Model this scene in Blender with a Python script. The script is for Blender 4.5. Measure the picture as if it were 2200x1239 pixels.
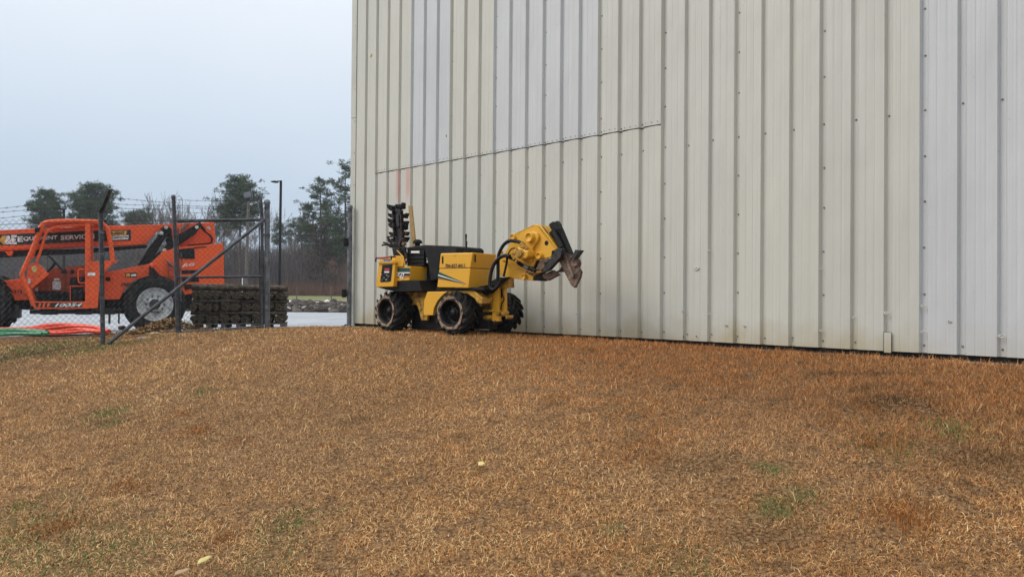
import bpy, bmesh, math, random
import numpy as np
from mathutils import Vector, Matrix, Euler

for o in list(bpy.data.objects):
    bpy.data.objects.remove(o, do_unlink=True)
SC = bpy.context.scene
COL = SC.collection
R = math.radians

# ------------------------------------------------------------------ camera
EYE = Vector((0.0, 0.0, 0.5))
FPX = 1590.0
cam_d = bpy.data.cameras.new("camera")
cam = bpy.data.objects.new("camera", cam_d)
COL.objects.link(cam)
cam_d.sensor_width = 36.0
cam_d.lens = FPX * 36.0 / 2200.0
cam_d.clip_start = 0.05
cam_d.clip_end = 3000.0
cam.location = EYE
cam.rotation_euler = Euler((R(90.6), R(-0.5), 0.0), 'XYZ')
SC.camera = cam
CAM_M = cam.rotation_euler.to_matrix()
SC.render.resolution_x = 1024
SC.render.resolution_y = 576

# ------------------------------------------------------------------ world, sun, exposure
world = bpy.data.worlds.new("World")
SC.world = world
world.use_nodes = True
wn, wl = world.node_tree.nodes, world.node_tree.links
wn.clear()
w_out = wn.new("ShaderNodeOutputWorld")
w_bg = wn.new("ShaderNodeBackground")
w_bg.inputs["Strength"].default_value = 0.10
w_sky = wn.new("ShaderNodeTexSky")
w_sky.sky_type = 'NISHITA'
w_sky.sun_disc = False
w_sky.sun_elevation = R(41)
w_sky.sun_rotation = R(-100)
w_sky.dust_density = 4.0
w_sky.air_density = 1.0
w_tc = wn.new("ShaderNodeTexCoord")
w_sep = wn.new("ShaderNodeSeparateXYZ")
wl.new(w_tc.outputs["Generated"], w_sep.inputs[0])
w_noise = wn.new("ShaderNodeTexNoise")
w_noise.inputs["Scale"].default_value = 1.7
w_noise.inputs["Detail"].default_value = 3.0
wl.new(w_tc.outputs["Generated"], w_noise.inputs["Vector"])
w_ramp = wn.new("ShaderNodeValToRGB")          # cloud cover: brighter towards the zenith
cr = w_ramp.color_ramp
cr.elements[0].position = 0.0
cr.elements[0].color = (4.4, 5.3, 6.5, 1)
cr.elements[1].position = 1.0
cr.elements[1].color = (13.0, 13.4, 13.6, 1)
e = cr.elements.new(0.12); e.color = (5.0, 6.0, 7.2, 1)
e = cr.elements.new(0.42); e.color = (8.3, 8.8, 9.4, 1)
w_add = wn.new("ShaderNodeMath"); w_add.operation = 'MULTIPLY_ADD'
w_add.inputs[1].default_value = 0.30
wl.new(w_noise.outputs["Fac"], w_add.inputs[0])
w_off = wn.new("ShaderNodeMath"); w_off.operation = 'ADD'; w_off.inputs[1].default_value = -0.15
wl.new(w_sep.outputs["Z"], w_off.inputs[0])
wl.new(w_off.outputs[0], w_add.inputs[2])
wl.new(w_add.outputs[0], w_ramp.inputs["Fac"])
w_mix = wn.new("ShaderNodeMixRGB")
w_mix.inputs["Fac"].default_value = 0.9
wl.new(w_sky.outputs["Color"], w_mix.inputs[1])
wl.new(w_ramp.outputs["Color"], w_mix.inputs[2])
wl.new(w_mix.outputs["Color"], w_bg.inputs["Color"])
wl.new(w_bg.outputs["Background"], w_out.inputs["Surface"])

sun_d = bpy.data.lights.new("sun", 'SUN')
sun_d.energy = 1.4
sun_d.angle = R(25)
sun_d.color = (1.0, 0.96, 0.9)
sun = bpy.data.objects.new("sun", sun_d)
COL.objects.link(sun)
sun.location = (-4, -4, 20)
sun.rotation_euler = Euler((R(49), 0, R(-80)), 'XYZ')   # veiled sun, from the left

SC.view_settings.view_transform = 'Standard'
SC.view_settings.look = 'None'
SC.view_settings.exposure = 0.25
SC.view_settings.gamma = 1.0
SC.render.engine = 'CYCLES'

# ------------------------------------------------------------------ pixel helpers (photo pixels, 2200 x 1239)
def ray(px, py):
    return CAM_M @ Vector(((px - 1100.0) / FPX, -(py - 619.5) / FPX, -1.0))
def P(px, py, Y):
    d = ray(px, py)
    return EYE + d * (Y / d.y)
class Frame:
    """local axes: x = u (to the right along a machine), y = v (into it), z up"""
    def __init__(s, o, yaw):
        s.o = Vector(o); s.yaw = yaw
        s.m = Matrix.Rotation(yaw, 3, 'Z'); s.mi = s.m.transposed()
        s.c = s.mi @ (EYE - s.o)
    def side(s, px, py, v):
        d = s.mi @ ray(px, py); k = (v - s.c.y) / d.y
        p = s.c + d * k; return (p.x, p.z)
    def S(s, px, py, v):
        u, w = s.side(px, py, v); return Vector((u, v, w))
    def front(s, px, py, u):
        d = s.mi @ ray(px, py); k = (u - s.c.x) / d.x
        p = s.c + d * k; return Vector((u, p.y, p.z))
    def top(s, px, py, w):
        d = s.mi @ ray(px, py); k = (w - s.c.z) / d.z
        return s.c + d * k

# ------------------------------------------------------------------ materials
def rgb(c): return (c[0], c[1], c[2], 1.0)
def mat(name, col, rough=0.6, metal=0.0, col2=None, scale=8.0, lo=0.45, hi=0.65, bump=0.0, bscale=40.0,
        coat=0.0, spec=0.5, detail=4.0, stretch=None, dirt=None, dirt_amt=0.0, dirt_scale=3.0):
    m = bpy.data.materials.new(name); m.use_nodes = True
    n, l = m.node_tree.nodes, m.node_tree.links
    b = n["Principled BSDF"]
    b.inputs["Base Color"].default_value = rgb(col)
    b.inputs["Roughness"].default_value = rough
    b.inputs["Metallic"].default_value = metal
    b.inputs["Specular IOR Level"].default_value = spec
    if coat: b.inputs["Coat Weight"].default_value = coat
    tc = n.new("ShaderNodeTexCoord")
    src = tc.outputs["Object"]
    if stretch:
        mp = n.new("ShaderNodeMapping"); mp.inputs["Scale"].default_value = stretch
        l.new(src, mp.inputs["Vector"]); src = mp.outputs["Vector"]
    cur = None
    if col2 is None: col2 = tuple(c * 0.82 for c in col)
    t = n.new("ShaderNodeTexNoise"); t.inputs["Scale"].default_value = scale; t.inputs["Detail"].default_value = detail
    l.new(src, t.inputs["Vector"])
    r = n.new("ShaderNodeValToRGB"); r.color_ramp.elements[0].position = lo; r.color_ramp.elements[1].position = hi
    r.color_ramp.elements[0].color = rgb(col); r.color_ramp.elements[1].color = rgb(col2)
    l.new(t.outputs["Fac"], r.inputs["Fac"]); cur = r.outputs["Color"]
    if dirt:
        t2 = n.new("ShaderNodeTexNoise"); t2.inputs["Scale"].default_value = dirt_scale; t2.inputs["Detail"].default_value = 8.0
        t2.inputs["Roughness"].default_value = 0.7
        l.new(tc.outputs["Object"], t2.inputs["Vector"])
        r2 = n.new("ShaderNodeValToRGB"); r2.color_ramp.elements[0].position = 0.62 - dirt_amt * 0.35
        r2.color_ramp.elements[1].position = 0.78 - dirt_amt * 0.3
        l.new(t2.outputs["Fac"], r2.inputs["Fac"])
        mx = n.new("ShaderNodeMixRGB"); l.new(r2.outputs["Color"], mx.inputs[0])
        l.new(cur, mx.inputs[1]); mx.inputs[2].default_value = rgb(dirt); cur = mx.outputs["Color"]
    l.new(cur, b.inputs["Base Color"])
    if bump:
        t3 = n.new("ShaderNodeTexNoise"); t3.inputs["Scale"].default_value = bscale; t3.inputs["Detail"].default_value = 4.0
        l.new(src, t3.inputs["Vector"])
        bp = n.new("ShaderNodeBump"); bp.inputs["Strength"].default_value = bump; bp.inputs["Distance"].default_value = 0.02
        l.new(t3.outputs["Fac"], bp.inputs["Height"]); l.new(bp.outputs["Normal"], b.inputs["Normal"])
    return m

M = {}
M['yellow'] = mat('yellow_paint', (0.72, 0.375, 0.024), 0.4, col2=(0.66, 0.34, 0.024), scale=2.2, lo=.3, hi=.75, dirt=(0.34, 0.19, 0.035), dirt_amt=0.12, dirt_scale=6)
M['yellow_dirty'] = mat('yellow_paint_dirty', (0.60, 0.33, 0.03), 0.55, col2=(0.44, 0.22, 0.025), scale=5, dirt=(0.10, 0.05, 0.025), dirt_amt=0.5, dirt_scale=14)
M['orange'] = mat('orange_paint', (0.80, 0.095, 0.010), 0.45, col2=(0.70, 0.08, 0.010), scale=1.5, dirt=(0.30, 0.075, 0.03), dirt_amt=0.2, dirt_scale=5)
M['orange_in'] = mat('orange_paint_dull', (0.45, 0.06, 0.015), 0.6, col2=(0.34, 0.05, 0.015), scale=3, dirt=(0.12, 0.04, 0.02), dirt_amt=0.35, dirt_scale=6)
M['black'] = mat('black_paint', (0.007, 0.007, 0.008), 0.5, col2=(0.014, 0.013, 0.012), scale=9, spec=.25)
M['black_matt'] = mat('black_plastic', (0.009, 0.009, 0.010), 0.7, col2=(0.016, 0.016, 0.016), scale=12, spec=.25)
M['hose'] = mat('rubber_hose', (0.007, 0.007, 0.007), 0.55, spec=.3, bump=0.3, bscale=150)
M['rubber'] = mat('tyre_rubber', (0.012, 0.012, 0.012), 0.8, col2=(0.030, 0.027, 0.024), scale=11, spec=.25, bump=0.3, bscale=30)
M['rubber_mud'] = mat('tyre_rubber_muddy', (0.010, 0.010, 0.010), 0.75, col2=(0.032, 0.026, 0.02), scale=10, spec=.3, bump=0.5, bscale=40,
                      dirt=(0.30, 0.20, 0.13), dirt_amt=0.05, dirt_scale=9)
M['mud'] = mat('dried_mud', (0.33, 0.225, 0.15), 0.95, col2=(0.05, 0.04, 0.035), scale=16, lo=0.5, hi=0.58, bump=0.8, bscale=60)
M['steel_mud'] = mat('steel_caked_mud', (0.16, 0.095, 0.065), 0.8, col2=(0.035, 0.022, 0.018), scale=13, lo=0.42, hi=0.66, bump=0.8, bscale=45,
                     dirt=(0.30, 0.22, 0.17), dirt_amt=0.35, dirt_scale=7)
M['rust'] = mat('rusty_steel', (0.055, 0.024, 0.017), 0.8, col2=(0.018, 0.014, 0.013), scale=25, bump=0.6, bscale=60)
M['dark_steel'] = mat('dark_steel', (0.018, 0.019, 0.021), 0.5, metal=0.2, col2=(0.038, 0.032, 0.03), scale=15, bump=0.3)
M['galv'] = mat('galvanised_steel', (0.14, 0.15, 0.165), 0.5, metal=0.35, col2=(0.22, 0.23, 0.245), scale=14, bump=0.1, bscale=60,
                dirt=(0.05, 0.05, 0.05), dirt_amt=0.45, dirt_scale=8)
M['galv_dark'] = mat('weathered_steel_pipe', (0.06, 0.065, 0.075), 0.5, metal=0.3, col2=(0.10, 0.105, 0.115), scale=14,
                     dirt=(0.02, 0.02, 0.02), dirt_amt=0.4, dirt_scale=8)
M['wire'] = mat('fence_wire', (0.035, 0.037, 0.04), 0.6, metal=0.2)
M['silver'] = mat('silver_wheel_paint', (0.55, 0.55, 0.54), 0.5, col2=(0.36, 0.35, 0.34), scale=9, dirt=(0.12, 0.10, 0.08), dirt_amt=0.35, dirt_scale=6)
M['chrome'] = mat('chrome_rod', (0.6, 0.6, 0.6), 0.25, metal=0.9)
M['white'] = mat('white_vinyl', (0.78, 0.78, 0.76), 0.5)
M['text_white'] = mat('white_lettering', (0.75, 0.75, 0.72), 0.5)
M['text_black'] = mat('black_lettering', (0.015, 0.015, 0.015), 0.5)
M['decal_green'] = mat('green_decal', (0.012, 0.07, 0.055), 0.4)
M['decal_orange'] = mat('orange_decal', (0.75, 0.28, 0.05), 0.5)
M['decal_red'] = mat('red_decal', (0.45, 0.03, 0.03), 0.5)
M['decal_yellow'] = mat('amber_decal', (0.70, 0.38, 0.06), 0.5)
M['red_grip'] = mat('faded_red_grip', (0.30, 0.05, 0.045), 0.5)
M['wood'] = mat('raw_lumber', (0.50, 0.32, 0.13), 0.8, col2=(0.36, 0.21, 0.08), scale=6, stretch=(14, 14, 1), bump=0.2)
M['old_wood'] = mat('grey_old_wood', (0.16, 0.14, 0.12), 0.9, col2=(0.09, 0.08, 0.07), scale=5, stretch=(10, 10, 1))
M['pipe_orange'] = mat('orange_conduit', (0.80, 0.07, 0.025), 0.42, col2=(0.62, 0.05, 0.02), scale=3)
M['pipe_green'] = mat('green_conduit', (0.01, 0.17, 0.06), 0.4, col2=(0.01, 0.12, 0.045), scale=3)
M['sod'] = mat('sod_roll', (0.042, 0.034, 0.025), 1.0, col2=(0.15, 0.12, 0.085), scale=16, lo=0.4, hi=0.7, bump=1.0, bscale=70)
M['sod_edge'] = mat('sod_turf_edge', (0.05, 0.04, 0.028), 1.0, col2=(0.22, 0.18, 0.12), scale=30, lo=.4, hi=.65, bump=.6, bscale=70)
M['sod_dark'] = mat('sod_soil', (0.018, 0.013, 0.009), 1.0, col2=(0.04, 0.03, 0.02), scale=30, bump=1.0, bscale=80)
M['concrete'] = mat('concrete', (0.34, 0.34, 0.32), 0.85, col2=(0.22, 0.22, 0.205), scale=4, bump=0.3, bscale=80)
M['rock'] = mat('rock', (0.07, 0.066, 0.062), 0.9, col2=(0.24, 0.225, 0.21), scale=1.6, bump=0.6, bscale=9)
M['glass_lamp'] = mat('lamp_lens', (0.16, 0.17, 0.18), 0.3)
M['mulch'] = mat('straw_mulch', (0.20, 0.12, 0.06), 1.0, col2=(0.08, 0.05, 0.03), scale=20)

# ------------------------------------------------------------------ mesh builder
class MB:
    def __init__(s): s.v = []; s.f = []; s.sm = []; s.mi = []; s.m = 0
    def add(s, vs, fs, smooth=False):
        b = len(s.v); s.v += [tuple(p) for p in vs]
        for f in fs:
            s.f.append(tuple(b + i for i in f)); s.sm.append(smooth); s.mi.append(s.m)
        return s
    def box(s, c, d, rot=None):
        hx, hy, hz = d[0] / 2, d[1] / 2, d[2] / 2
        vs = [Vector((x, y, z)) for x in (-hx, hx) for y in (-hy, hy) for z in (-hz, hz)]
        if rot is not None: vs = [rot @ p for p in vs]
        vs = [p + Vector(c) for p in vs]
        return s.add(vs, [(0, 1, 3, 2), (4, 6, 7, 5), (0, 4, 5, 1), (2, 3, 7, 6), (0, 2, 6, 4), (1, 5, 7, 3)])
    def loft(s, rings, caps=True, smooth=False, closed=True):
        n = len(rings[0]); vs = [p for r in rings for p in r]; fs = []
        for i in range(len(rings) - 1):
            for j in range(n if closed else n - 1):
                k = (j + 1) % n
                fs.append((i * n + j, i * n + k, (i + 1) * n + k, (i + 1) * n + j))
        s.add(vs, fs, smooth)
        if caps:
            s.add(rings[0], [tuple(range(n - 1, -1, -1))]); s.add(rings[-1], [tuple(range(n))])
        return s
    def tube(s, pts, r, n=8, caps=True, smooth=True):
        pts = [Vector(p) for p in pts]
        rr = r if isinstance(r, (list, tuple)) else [r] * len(pts)
        rings = []; up = None
        for i, p in enumerate(pts):
            a = pts[max(i - 1, 0)]; b = pts[min(i + 1, len(pts) - 1)]
            t = (b - a)
            if t.length < 1e-9: t = Vector((0, 0, 1))
            t.normalize()
            if up is None: up = Vector((0, 0, 1)) if abs(t.z) < 0.9 else Vector((1, 0, 0))
            x = up.cross(t)
            if x.length < 1e-6: x = Vector((0, 1, 0)).cross(t)
            x.normalize(); y = t.cross(x); up = y
            rings.append([p + (x * math.cos(2 * math.pi * k / n) + y * math.sin(2 * math.pi * k / n)) * rr[i] for k in range(n)])
        return s.loft(rings, caps, smooth)
    def cyl(s, a, b, r, n=16, r2=None):
        return s.tube([a, b], [r, r if r2 is None else r2], n)
    def lathe(s, prof, o, axis='y', n=32, smooth=True, closed=False):
        """prof = [(radius, along)]"""
        o = Vector(o); rings = []
        for (r, a) in prof:
            ring = []
            for k in range(n):
                c, q = math.cos(2 * math.pi * k / n) * r, math.sin(2 * math.pi * k / n) * r
                ring.append(o + (Vector((c, a, q)) if axis == 'y' else Vector((c, q, a)) if axis == 'z' else Vector((a, c, q))))
            rings.append(ring)
        if closed: rings.append(rings[0])
        return s.loft(rings, False, smooth)
    def prism(s, pts, off):
        """pts = 3D outline; off = vector of thickness"""
        n = len(pts); a = [Vector(p) for p in pts]; b = [p + Vector(off) for p in a]
        s.add(a + b, [tuple(range(n)), tuple(range(2 * n - 1, n - 1, -1))] +
              [(i, i + n, (i + 1) % n + n, (i + 1) % n) for i in range(n)])
        return s
    def build(s, name, mats, parent=None, bevel=0.0, solid=None):
        me = bpy.data.meshes.new(name)
        me.from_pydata(s.v, [], s.f); me.update()
        me.polygons.foreach_set('use_smooth', s.sm)
        if not isinstance(mats, (list, tuple)): mats = [mats]
        for m_ in mats: me.materials.append(m_)
        me.polygons.foreach_set('material_index', s.mi)
        bm = bmesh.new(); bm.from_mesh(me)
        bmesh.ops.recalc_face_normals(bm, faces=bm.faces); bm.to_mesh(me); bm.free()
        o = bpy.data.objects.new(name, me); COL.objects.link(o)
        if parent is not None: o.parent = parent
        if bevel:
            b = o.modifiers.new("bevel", 'BEVEL'); b.width = bevel; b.segments = 2
            b.limit_method = 'ANGLE'; b.angle_limit = R(35); b.harden_normals = False
        return o

def tag(o, label, cat, group=None):
    o["label"] = label; o["category"] = cat
    if group: o["group"] = group
    return o
def thing(name, label, cat, loc=(0, 0, 0), yaw=0.0, group=None):
    o = bpy.data.objects.new(name, None); COL.objects.link(o)
    o.location = loc; o.rotation_euler = (0, 0, yaw); o.empty_display_size = 0.3
    return tag(o, label, cat, group)
def struct(o, kind="structure"):
    o["kind"] = kind; return o
def copy_tree(o, parent=None):
    c = o.copy(); COL.objects.link(c)
    if parent is not None:
        c.parent = parent
    for ch in [x for x in bpy.data.objects if x.parent == o]:
        copy_tree(ch, c)
    return c
def np_mesh(name, V, F, m, smooth=False, attr=None, fsize=3):
    me = bpy.data.meshes.new(name)
    me.vertices.add(len(V)); me.vertices.foreach_set('co', np.asarray(V, dtype=np.float32).ravel())
    F = np.asarray(F, dtype=np.int32)
    me.loops.add(F.size); me.loops.foreach_set('vertex_index', F.ravel())
    me.polygons.add(len(F))
    me.polygons.foreach_set('loop_start', np.arange(0, F.size, fsize, dtype=np.int32))
    me.update(calc_edges=True)
    if attr is not None:
        a = me.attributes.new('tint', 'FLOAT_COLOR', 'POINT')
        a.data.foreach_set('color', np.asarray(attr, dtype=np.float32).ravel())
    me.materials.append(m)
    o = bpy.data.objects.new(name, me); COL.objects.link(o)
    return o
def attr_mat(name, rough=0.9, transl=0.0, spec=0.3):
    m = bpy.data.materials.new(name); m.use_nodes = True
    n, l = m.node_tree.nodes, m.node_tree.links
    b = n["Principled BSDF"]; b.inputs["Roughness"].default_value = rough
    b.inputs["Specular IOR Level"].default_value = spec
    a = n.new("ShaderNodeAttribute"); a.attribute_name = 'tint'
    l.new(a.outputs["Color"], b.inputs["Base Color"])
    return m
_font_cache = {}
def text_on(txt, TL, TR, BL, m, name, parent, shear=0.0, bold=0.0, lift=None):
    """fits real lettering to the parallelogram TL, TR, BL"""
    c = bpy.data.curves.new("t", 'FONT'); c.body = txt; c.size = 1.0; c.shear = shear; c.offset = bold
    c.resolution_u = 3
    o = bpy.data.objects.new("t", c); COL.objects.link(o)
    dg = bpy.context.evaluated_depsgraph_get(); dg.update()
    me = bpy.data.meshes.new_from_object(o.evaluated_get(dg))
    bpy.data.objects.remove(o, do_unlink=True)
    co = np.array([v.co[:] for v in me.vertices]); mn, mx = co.min(0), co.max(0)
    TL, TR, BL = Vector(TL), Vector(TR), Vector(BL)
    ex, ey = TR - TL, TL - BL
    nrm = ex.cross(ey).normalized() * (0.003 if lift is None else lift)
    for v in me.vertices:
        a = (v.co.x - mn[0]) / (mx[0] - mn[0]); b = (v.co.y - mn[1]) / (mx[1] - mn[1])
        v.co = BL + ex * a + ey * b + nrm
    me.materials.clear(); me.materials.append(m)
    ob = bpy.data.objects.new(name, me); COL.objects.link(ob)
    if parent is not None: ob.parent = parent
    return ob
def smooth_path(pts, k=6):
    """Catmull-Rom"""
    pts = [Vector(p) for p in pts]; out = []
    q = [pts[0] * 2 - pts[1]] + pts + [pts[-1] * 2 - pts[-2]]
    for i in range(1, len(q) - 2):
        for j in range(k):
            t = j / k; a, b, c, d = q[i - 1], q[i], q[i + 1], q[i + 2]
            out.append(0.5 * ((2 * b) + (c - a) * t + (2 * a - 5 * b + 4 * c - d) * t * t + (3 * b - a - 3 * c + d) * t ** 3))
    out.append(pts[-1]); return out
# ------------------------------------------------------------------ terrain
CTRL = np.array([
 (-2.81,12.85,-.05),(-1.33,11.5,-.03),(0.15,10.15,-.03),(2.4,8.1,-.03),(4.6,6.07,-.02),(7.5,3.42,-.02),(10,1.14,-.02),
 (-.75,9.0,.02),(-1.69,9.77,.02),(0.1,8.6,.0),(1.7,7.4,-.04),(-.2,9.3,.02),
 (-5.88,10.65,-.25),(-5.22,11.5,-.13),(-4.02,12.1,-.06),(-7.05,10.2,-.39),(-8.2,9.5,-.55),(-3.4,12.4,-.06),(-3.0,10.0,-.06),
 (0,3.4,-.79),(0,0,-1.15),(-2.6,3.6,-.95),(2.3,3.0,-.62),(0,6,-.38),(-2,7.5,-.35),(2.5,5.2,-.25),(-4.5,7.5,-.60),
 (-9,5,-1.15),(-6,0,-1.5),(5,0,-.75),(-3,-4,-1.5),(4,-4,-1.2),(8,0,-.3),
 (-7,12.6,-.24),(-9.5,12.3,-.34),(-4.5,13,-.12),(-6,13,-.19),(-12,12,-.42),(-13,8,-.9),(-14,-2,-1.6)])
def _tps(r2):
    return np.where(r2 > 1e-9, 0.5 * r2 * np.log(np.maximum(r2, 1e-12)), 0.0)
_c = CTRL[:, :2]; _n = len(_c)
_K = _tps(((_c[:, None] - _c[None]) ** 2).sum(-1)) + np.eye(_n) * 0.15
_Pm = np.hstack([np.ones((_n, 1)), _c])
_A = np.block([[_K, _Pm], [_Pm.T, np.zeros((3, 3))]])
_W = np.linalg.solve(_A, np.concatenate([CTRL[:, 2], np.zeros(3)]))
def wall_d(X, Y): return (11.25 - X - 1.0943 * Y) * 0.6746
def wall_t(X, Y): return 0.738 * (X + 2.81) - 0.675 * (Y - 12.85)
def lawn_z(X, Y):
    X = np.atleast_1d(np.asarray(X, float)); Y = np.atleast_1d(np.asarray(Y, float))
    out = np.zeros(X.shape); sh = X.shape; x = X.ravel(); y = Y.ravel(); o = np.zeros(x.shape)
    for i in range(0, len(x), 40000):
        a = x[i:i + 40000]; b = y[i:i + 40000]
        r2 = (a[:, None] - _c[None, :, 0]) ** 2 + (b[:, None] - _c[None, :, 1]) ** 2
        o[i:i + 40000] = _tps(r2) @ _W[:_n] + _W[_n] + _W[_n + 1] * a + _W[_n + 2] * b
    o = o + 0.010 * np.sin(x * 2.1 + 1.3 * np.sin(y * 1.7)) * np.cos(y * 1.9 + x) + 0.006 * np.sin(x * 5.3 + y * 3.1)
    d = wall_d(x, y)
    k = np.clip(d / 0.6, 0, 1)
    o = np.where(x > -2.5, np.clip(o, None, 0.03) * k + (-0.055) * (1 - k), o)
    return np.clip(o, -1.9, 0.04).reshape(sh)
def yard_z(X, Y):
    return np.maximum(-.13 + .045 * (np.clip(X, -9.5, -2) + 4.8) - .022 * (np.clip(Y, 13.3, 60) - 13.3), -0.50)
FAR = np.array([(41, -.5), (43, -.42), (50, -.05), (75, .15), (95, .38), (130, .8), (900, 1.0)])
def ground_z(X, Y):
    X = np.asarray(X, float); Y = np.asarray(Y, float)
    a = lawn_z(np.clip(X, -14, 10), np.clip(Y, -6, 13.2)); b = yard_z(X, Y)
    k = np.clip((Y - 12.7) / 0.9, 0, 1); k = k * k * (3 - 2 * k)
    z = a * (1 - k) + b * k
    return np.where(Y > 41, np.interp(Y, FAR[:, 0], FAR[:, 1]), z)
def gz(x, y): return float(ground_z(np.array([x]), np.array([y]))[0])

def grid_sheet(name, xs, ys, zf, m, keep=None, dz=0.0):
    XX, YY = np.meshgrid(xs, ys); ZZ = zf(XX, YY) + dz
    V = np.stack([XX, YY, ZZ], -1).reshape(-1, 3); nx = len(xs)
    I, J = np.meshgrid(np.arange(len(ys) - 1), np.arange(nx - 1), indexing='ij')
    a = (I * nx + J).ravel(); F = np.stack([a, a + 1, a + nx + 1, a + nx], -1)
    if keep is not None:
        c = V[F].mean(1); F = F[keep(c[:, 0], c[:, 1])]
    o = np_mesh(name, V, F, m, fsize=4)
    o.data.polygons.foreach_set('use_smooth', [True] * len(F))
    return o

# far ground: dirt, tan verge, green field, brown scrub land
def ground_material():
    m = bpy.data.materials.new("far_ground"); m.use_nodes = True
    n, l = m.node_tree.nodes, m.node_tree.links; b = n["Principled BSDF"]; b.inputs["Roughness"].default_value = 1.0
    tc = n.new("ShaderNodeTexCoord"); sp = n.new("ShaderNodeSeparateXYZ"); l.new(tc.outputs["Object"], sp.inputs[0])
    ns = n.new("ShaderNodeTexNoise"); ns.inputs["Scale"].default_value = 0.25; ns.inputs["Detail"].default_value = 6
    l.new(tc.outputs["Object"], ns.inputs["Vector"])
    ma = n.new("ShaderNodeMath"); ma.operation = 'MULTIPLY_ADD'; ma.inputs[1].default_value = 7.0
    l.new(ns.outputs["Fac"], ma.inputs[0]); l.new(sp.outputs["Y"], ma.inputs[2])
    mr = n.new("ShaderNodeMapRange"); mr.inputs[1].default_value = 40; mr.inputs[2].default_value = 120
    l.new(ma.outputs[0], mr.inputs[0])
    r = n.new("ShaderNodeValToRGB"); l.new(mr.outputs[0], r.inputs["Fac"])
    E = r.color_ramp.elements
    E[0].position = 0; E[0].color = (.09, .065, .045, 1); E[1].position = 1; E[1].color = (.10, .055, .038, 1)
    for p, c in ((.14, (.08, .06, .045, 1)), (.19, (.26, .19, .11, 1)), (.34, (.24, .18, .10, 1)), (.40, (.115, .145, .035, 1)), (.62, (.15, .17, .05, 1)), (.70, (.11, .065, .04, 1))):
        e = E.new(p); e.color = c
    n2 = n.new("ShaderNodeTexNoise"); n2.inputs["Scale"].default_value = 3; n2.inputs["Detail"].default_value = 8
    l.new(tc.outputs["Object"], n2.inputs["Vector"])
    mx = n.new("ShaderNodeMixRGB"); mx.blend_type = 'OVERLAY'; mx.inputs[0].default_value = 0.6
    l.new(r.outputs["Color"], mx.inputs[1]); l.new(n2.outputs["Fac"], mx.inputs[2]); l.new(mx.outputs["Color"], b.inputs["Base Color"])
    return m
xs = np.concatenate([np.linspace(-330, -60, 20), np.linspace(-56, -14, 20), np.linspace(-13, 10, 60), np.linspace(12, 200, 20)])
ys = np.concatenate([np.linspace(-60, -10, 10), np.linspace(-8, 16, 60), np.linspace(17, 60, 40), np.linspace(65, 420, 40)])
g = grid_sheet("ground", xs, ys, ground_z, ground_material(), dz=-0.035); struct(g)

# yard pavement: damp pale concrete
M['pave'] = mat('damp_pavement', (0.40, 0.415, 0.44), 0.45, col2=(0.30, 0.31, 0.335), scale=0.8, lo=0.35, hi=0.7, bump=0.1, bscale=30,
                stretch=(1, 0.25, 1), dirt=(0.22, 0.215, 0.21), dirt_amt=0.2, dirt_scale=0.6)
xs = np.concatenate([np.linspace(-70, -12, 12), np.linspace(-11, -0.8, 40), np.linspace(0, 40, 6)])
ys = np.concatenate([np.linspace(12.3, 14.5, 24), np.linspace(15, 41, 30)])
def pave_keep(x, y):
    edge = 13.45 + 0.1 * np.sin(x * 1.7) - 1.0 * np.clip((x + 4.3) / 0.9, 0, 1)
    return (y > edge) & ((wall_d(x, y) > -0.15) | (wall_t(x, y) < -0.05))
pv = grid_sheet("yard_pavement", xs, ys, lambda a, b: np.maximum(ground_z(a, b), -0.62), M['pave'], keep=pave_keep, dz=0.012); struct(pv)

# ------------------------------------------------------------------ lawn
def lawn_material():
    m = bpy.data.materials.new("thatch"); m.use_nodes = True
    n, l = m.node_tree.nodes, m.node_tree.links; b = n["Principled BSDF"]; b.inputs["Roughness"].default_value = 1.0
    b.inputs["Specular IOR Level"].default_value = 0.1
    tc = n.new("ShaderNodeTexCoord")
    n1 = n.new("ShaderNodeTexNoise"); n1.inputs["Scale"].default_value = 45; n1.inputs["Detail"].default_value = 8
    l.new(tc.outputs["Object"], n1.inputs["Vector"])
    r = n.new("ShaderNodeValToRGB"); l.new(n1.outputs["Fac"], r.inputs["Fac"])
    E = r.color_ramp.elements; E[0].position = .35; E[0].color = (.07, .038, .018, 1); E[1].position = .68; E[1].color = (.34, .20, .10, 1)
    l.new(r.outputs["Color"], b.inputs["Base Color"])
    bp = n.new("ShaderNodeBump"); bp.inputs["Strength"].default_value = .8; bp.inputs["Distance"].default_value = .02
    l.new(n1.outputs["Fac"], bp.inputs["Height"]); l.new(bp.outputs["Normal"], b.inputs["Normal"])
    return m
lw = grid_sheet("lawn", np.linspace(-14, 10, 200), np.linspace(-5, 13.3, 150), lawn_z, lawn_material(),
                keep=lambda x, y: (wall_d(x, y) > 0.0) & ~((x > -4.4) & (y > 12.45)) & ~((y > 12.9) & (x < -4))); struct(lw)

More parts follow.
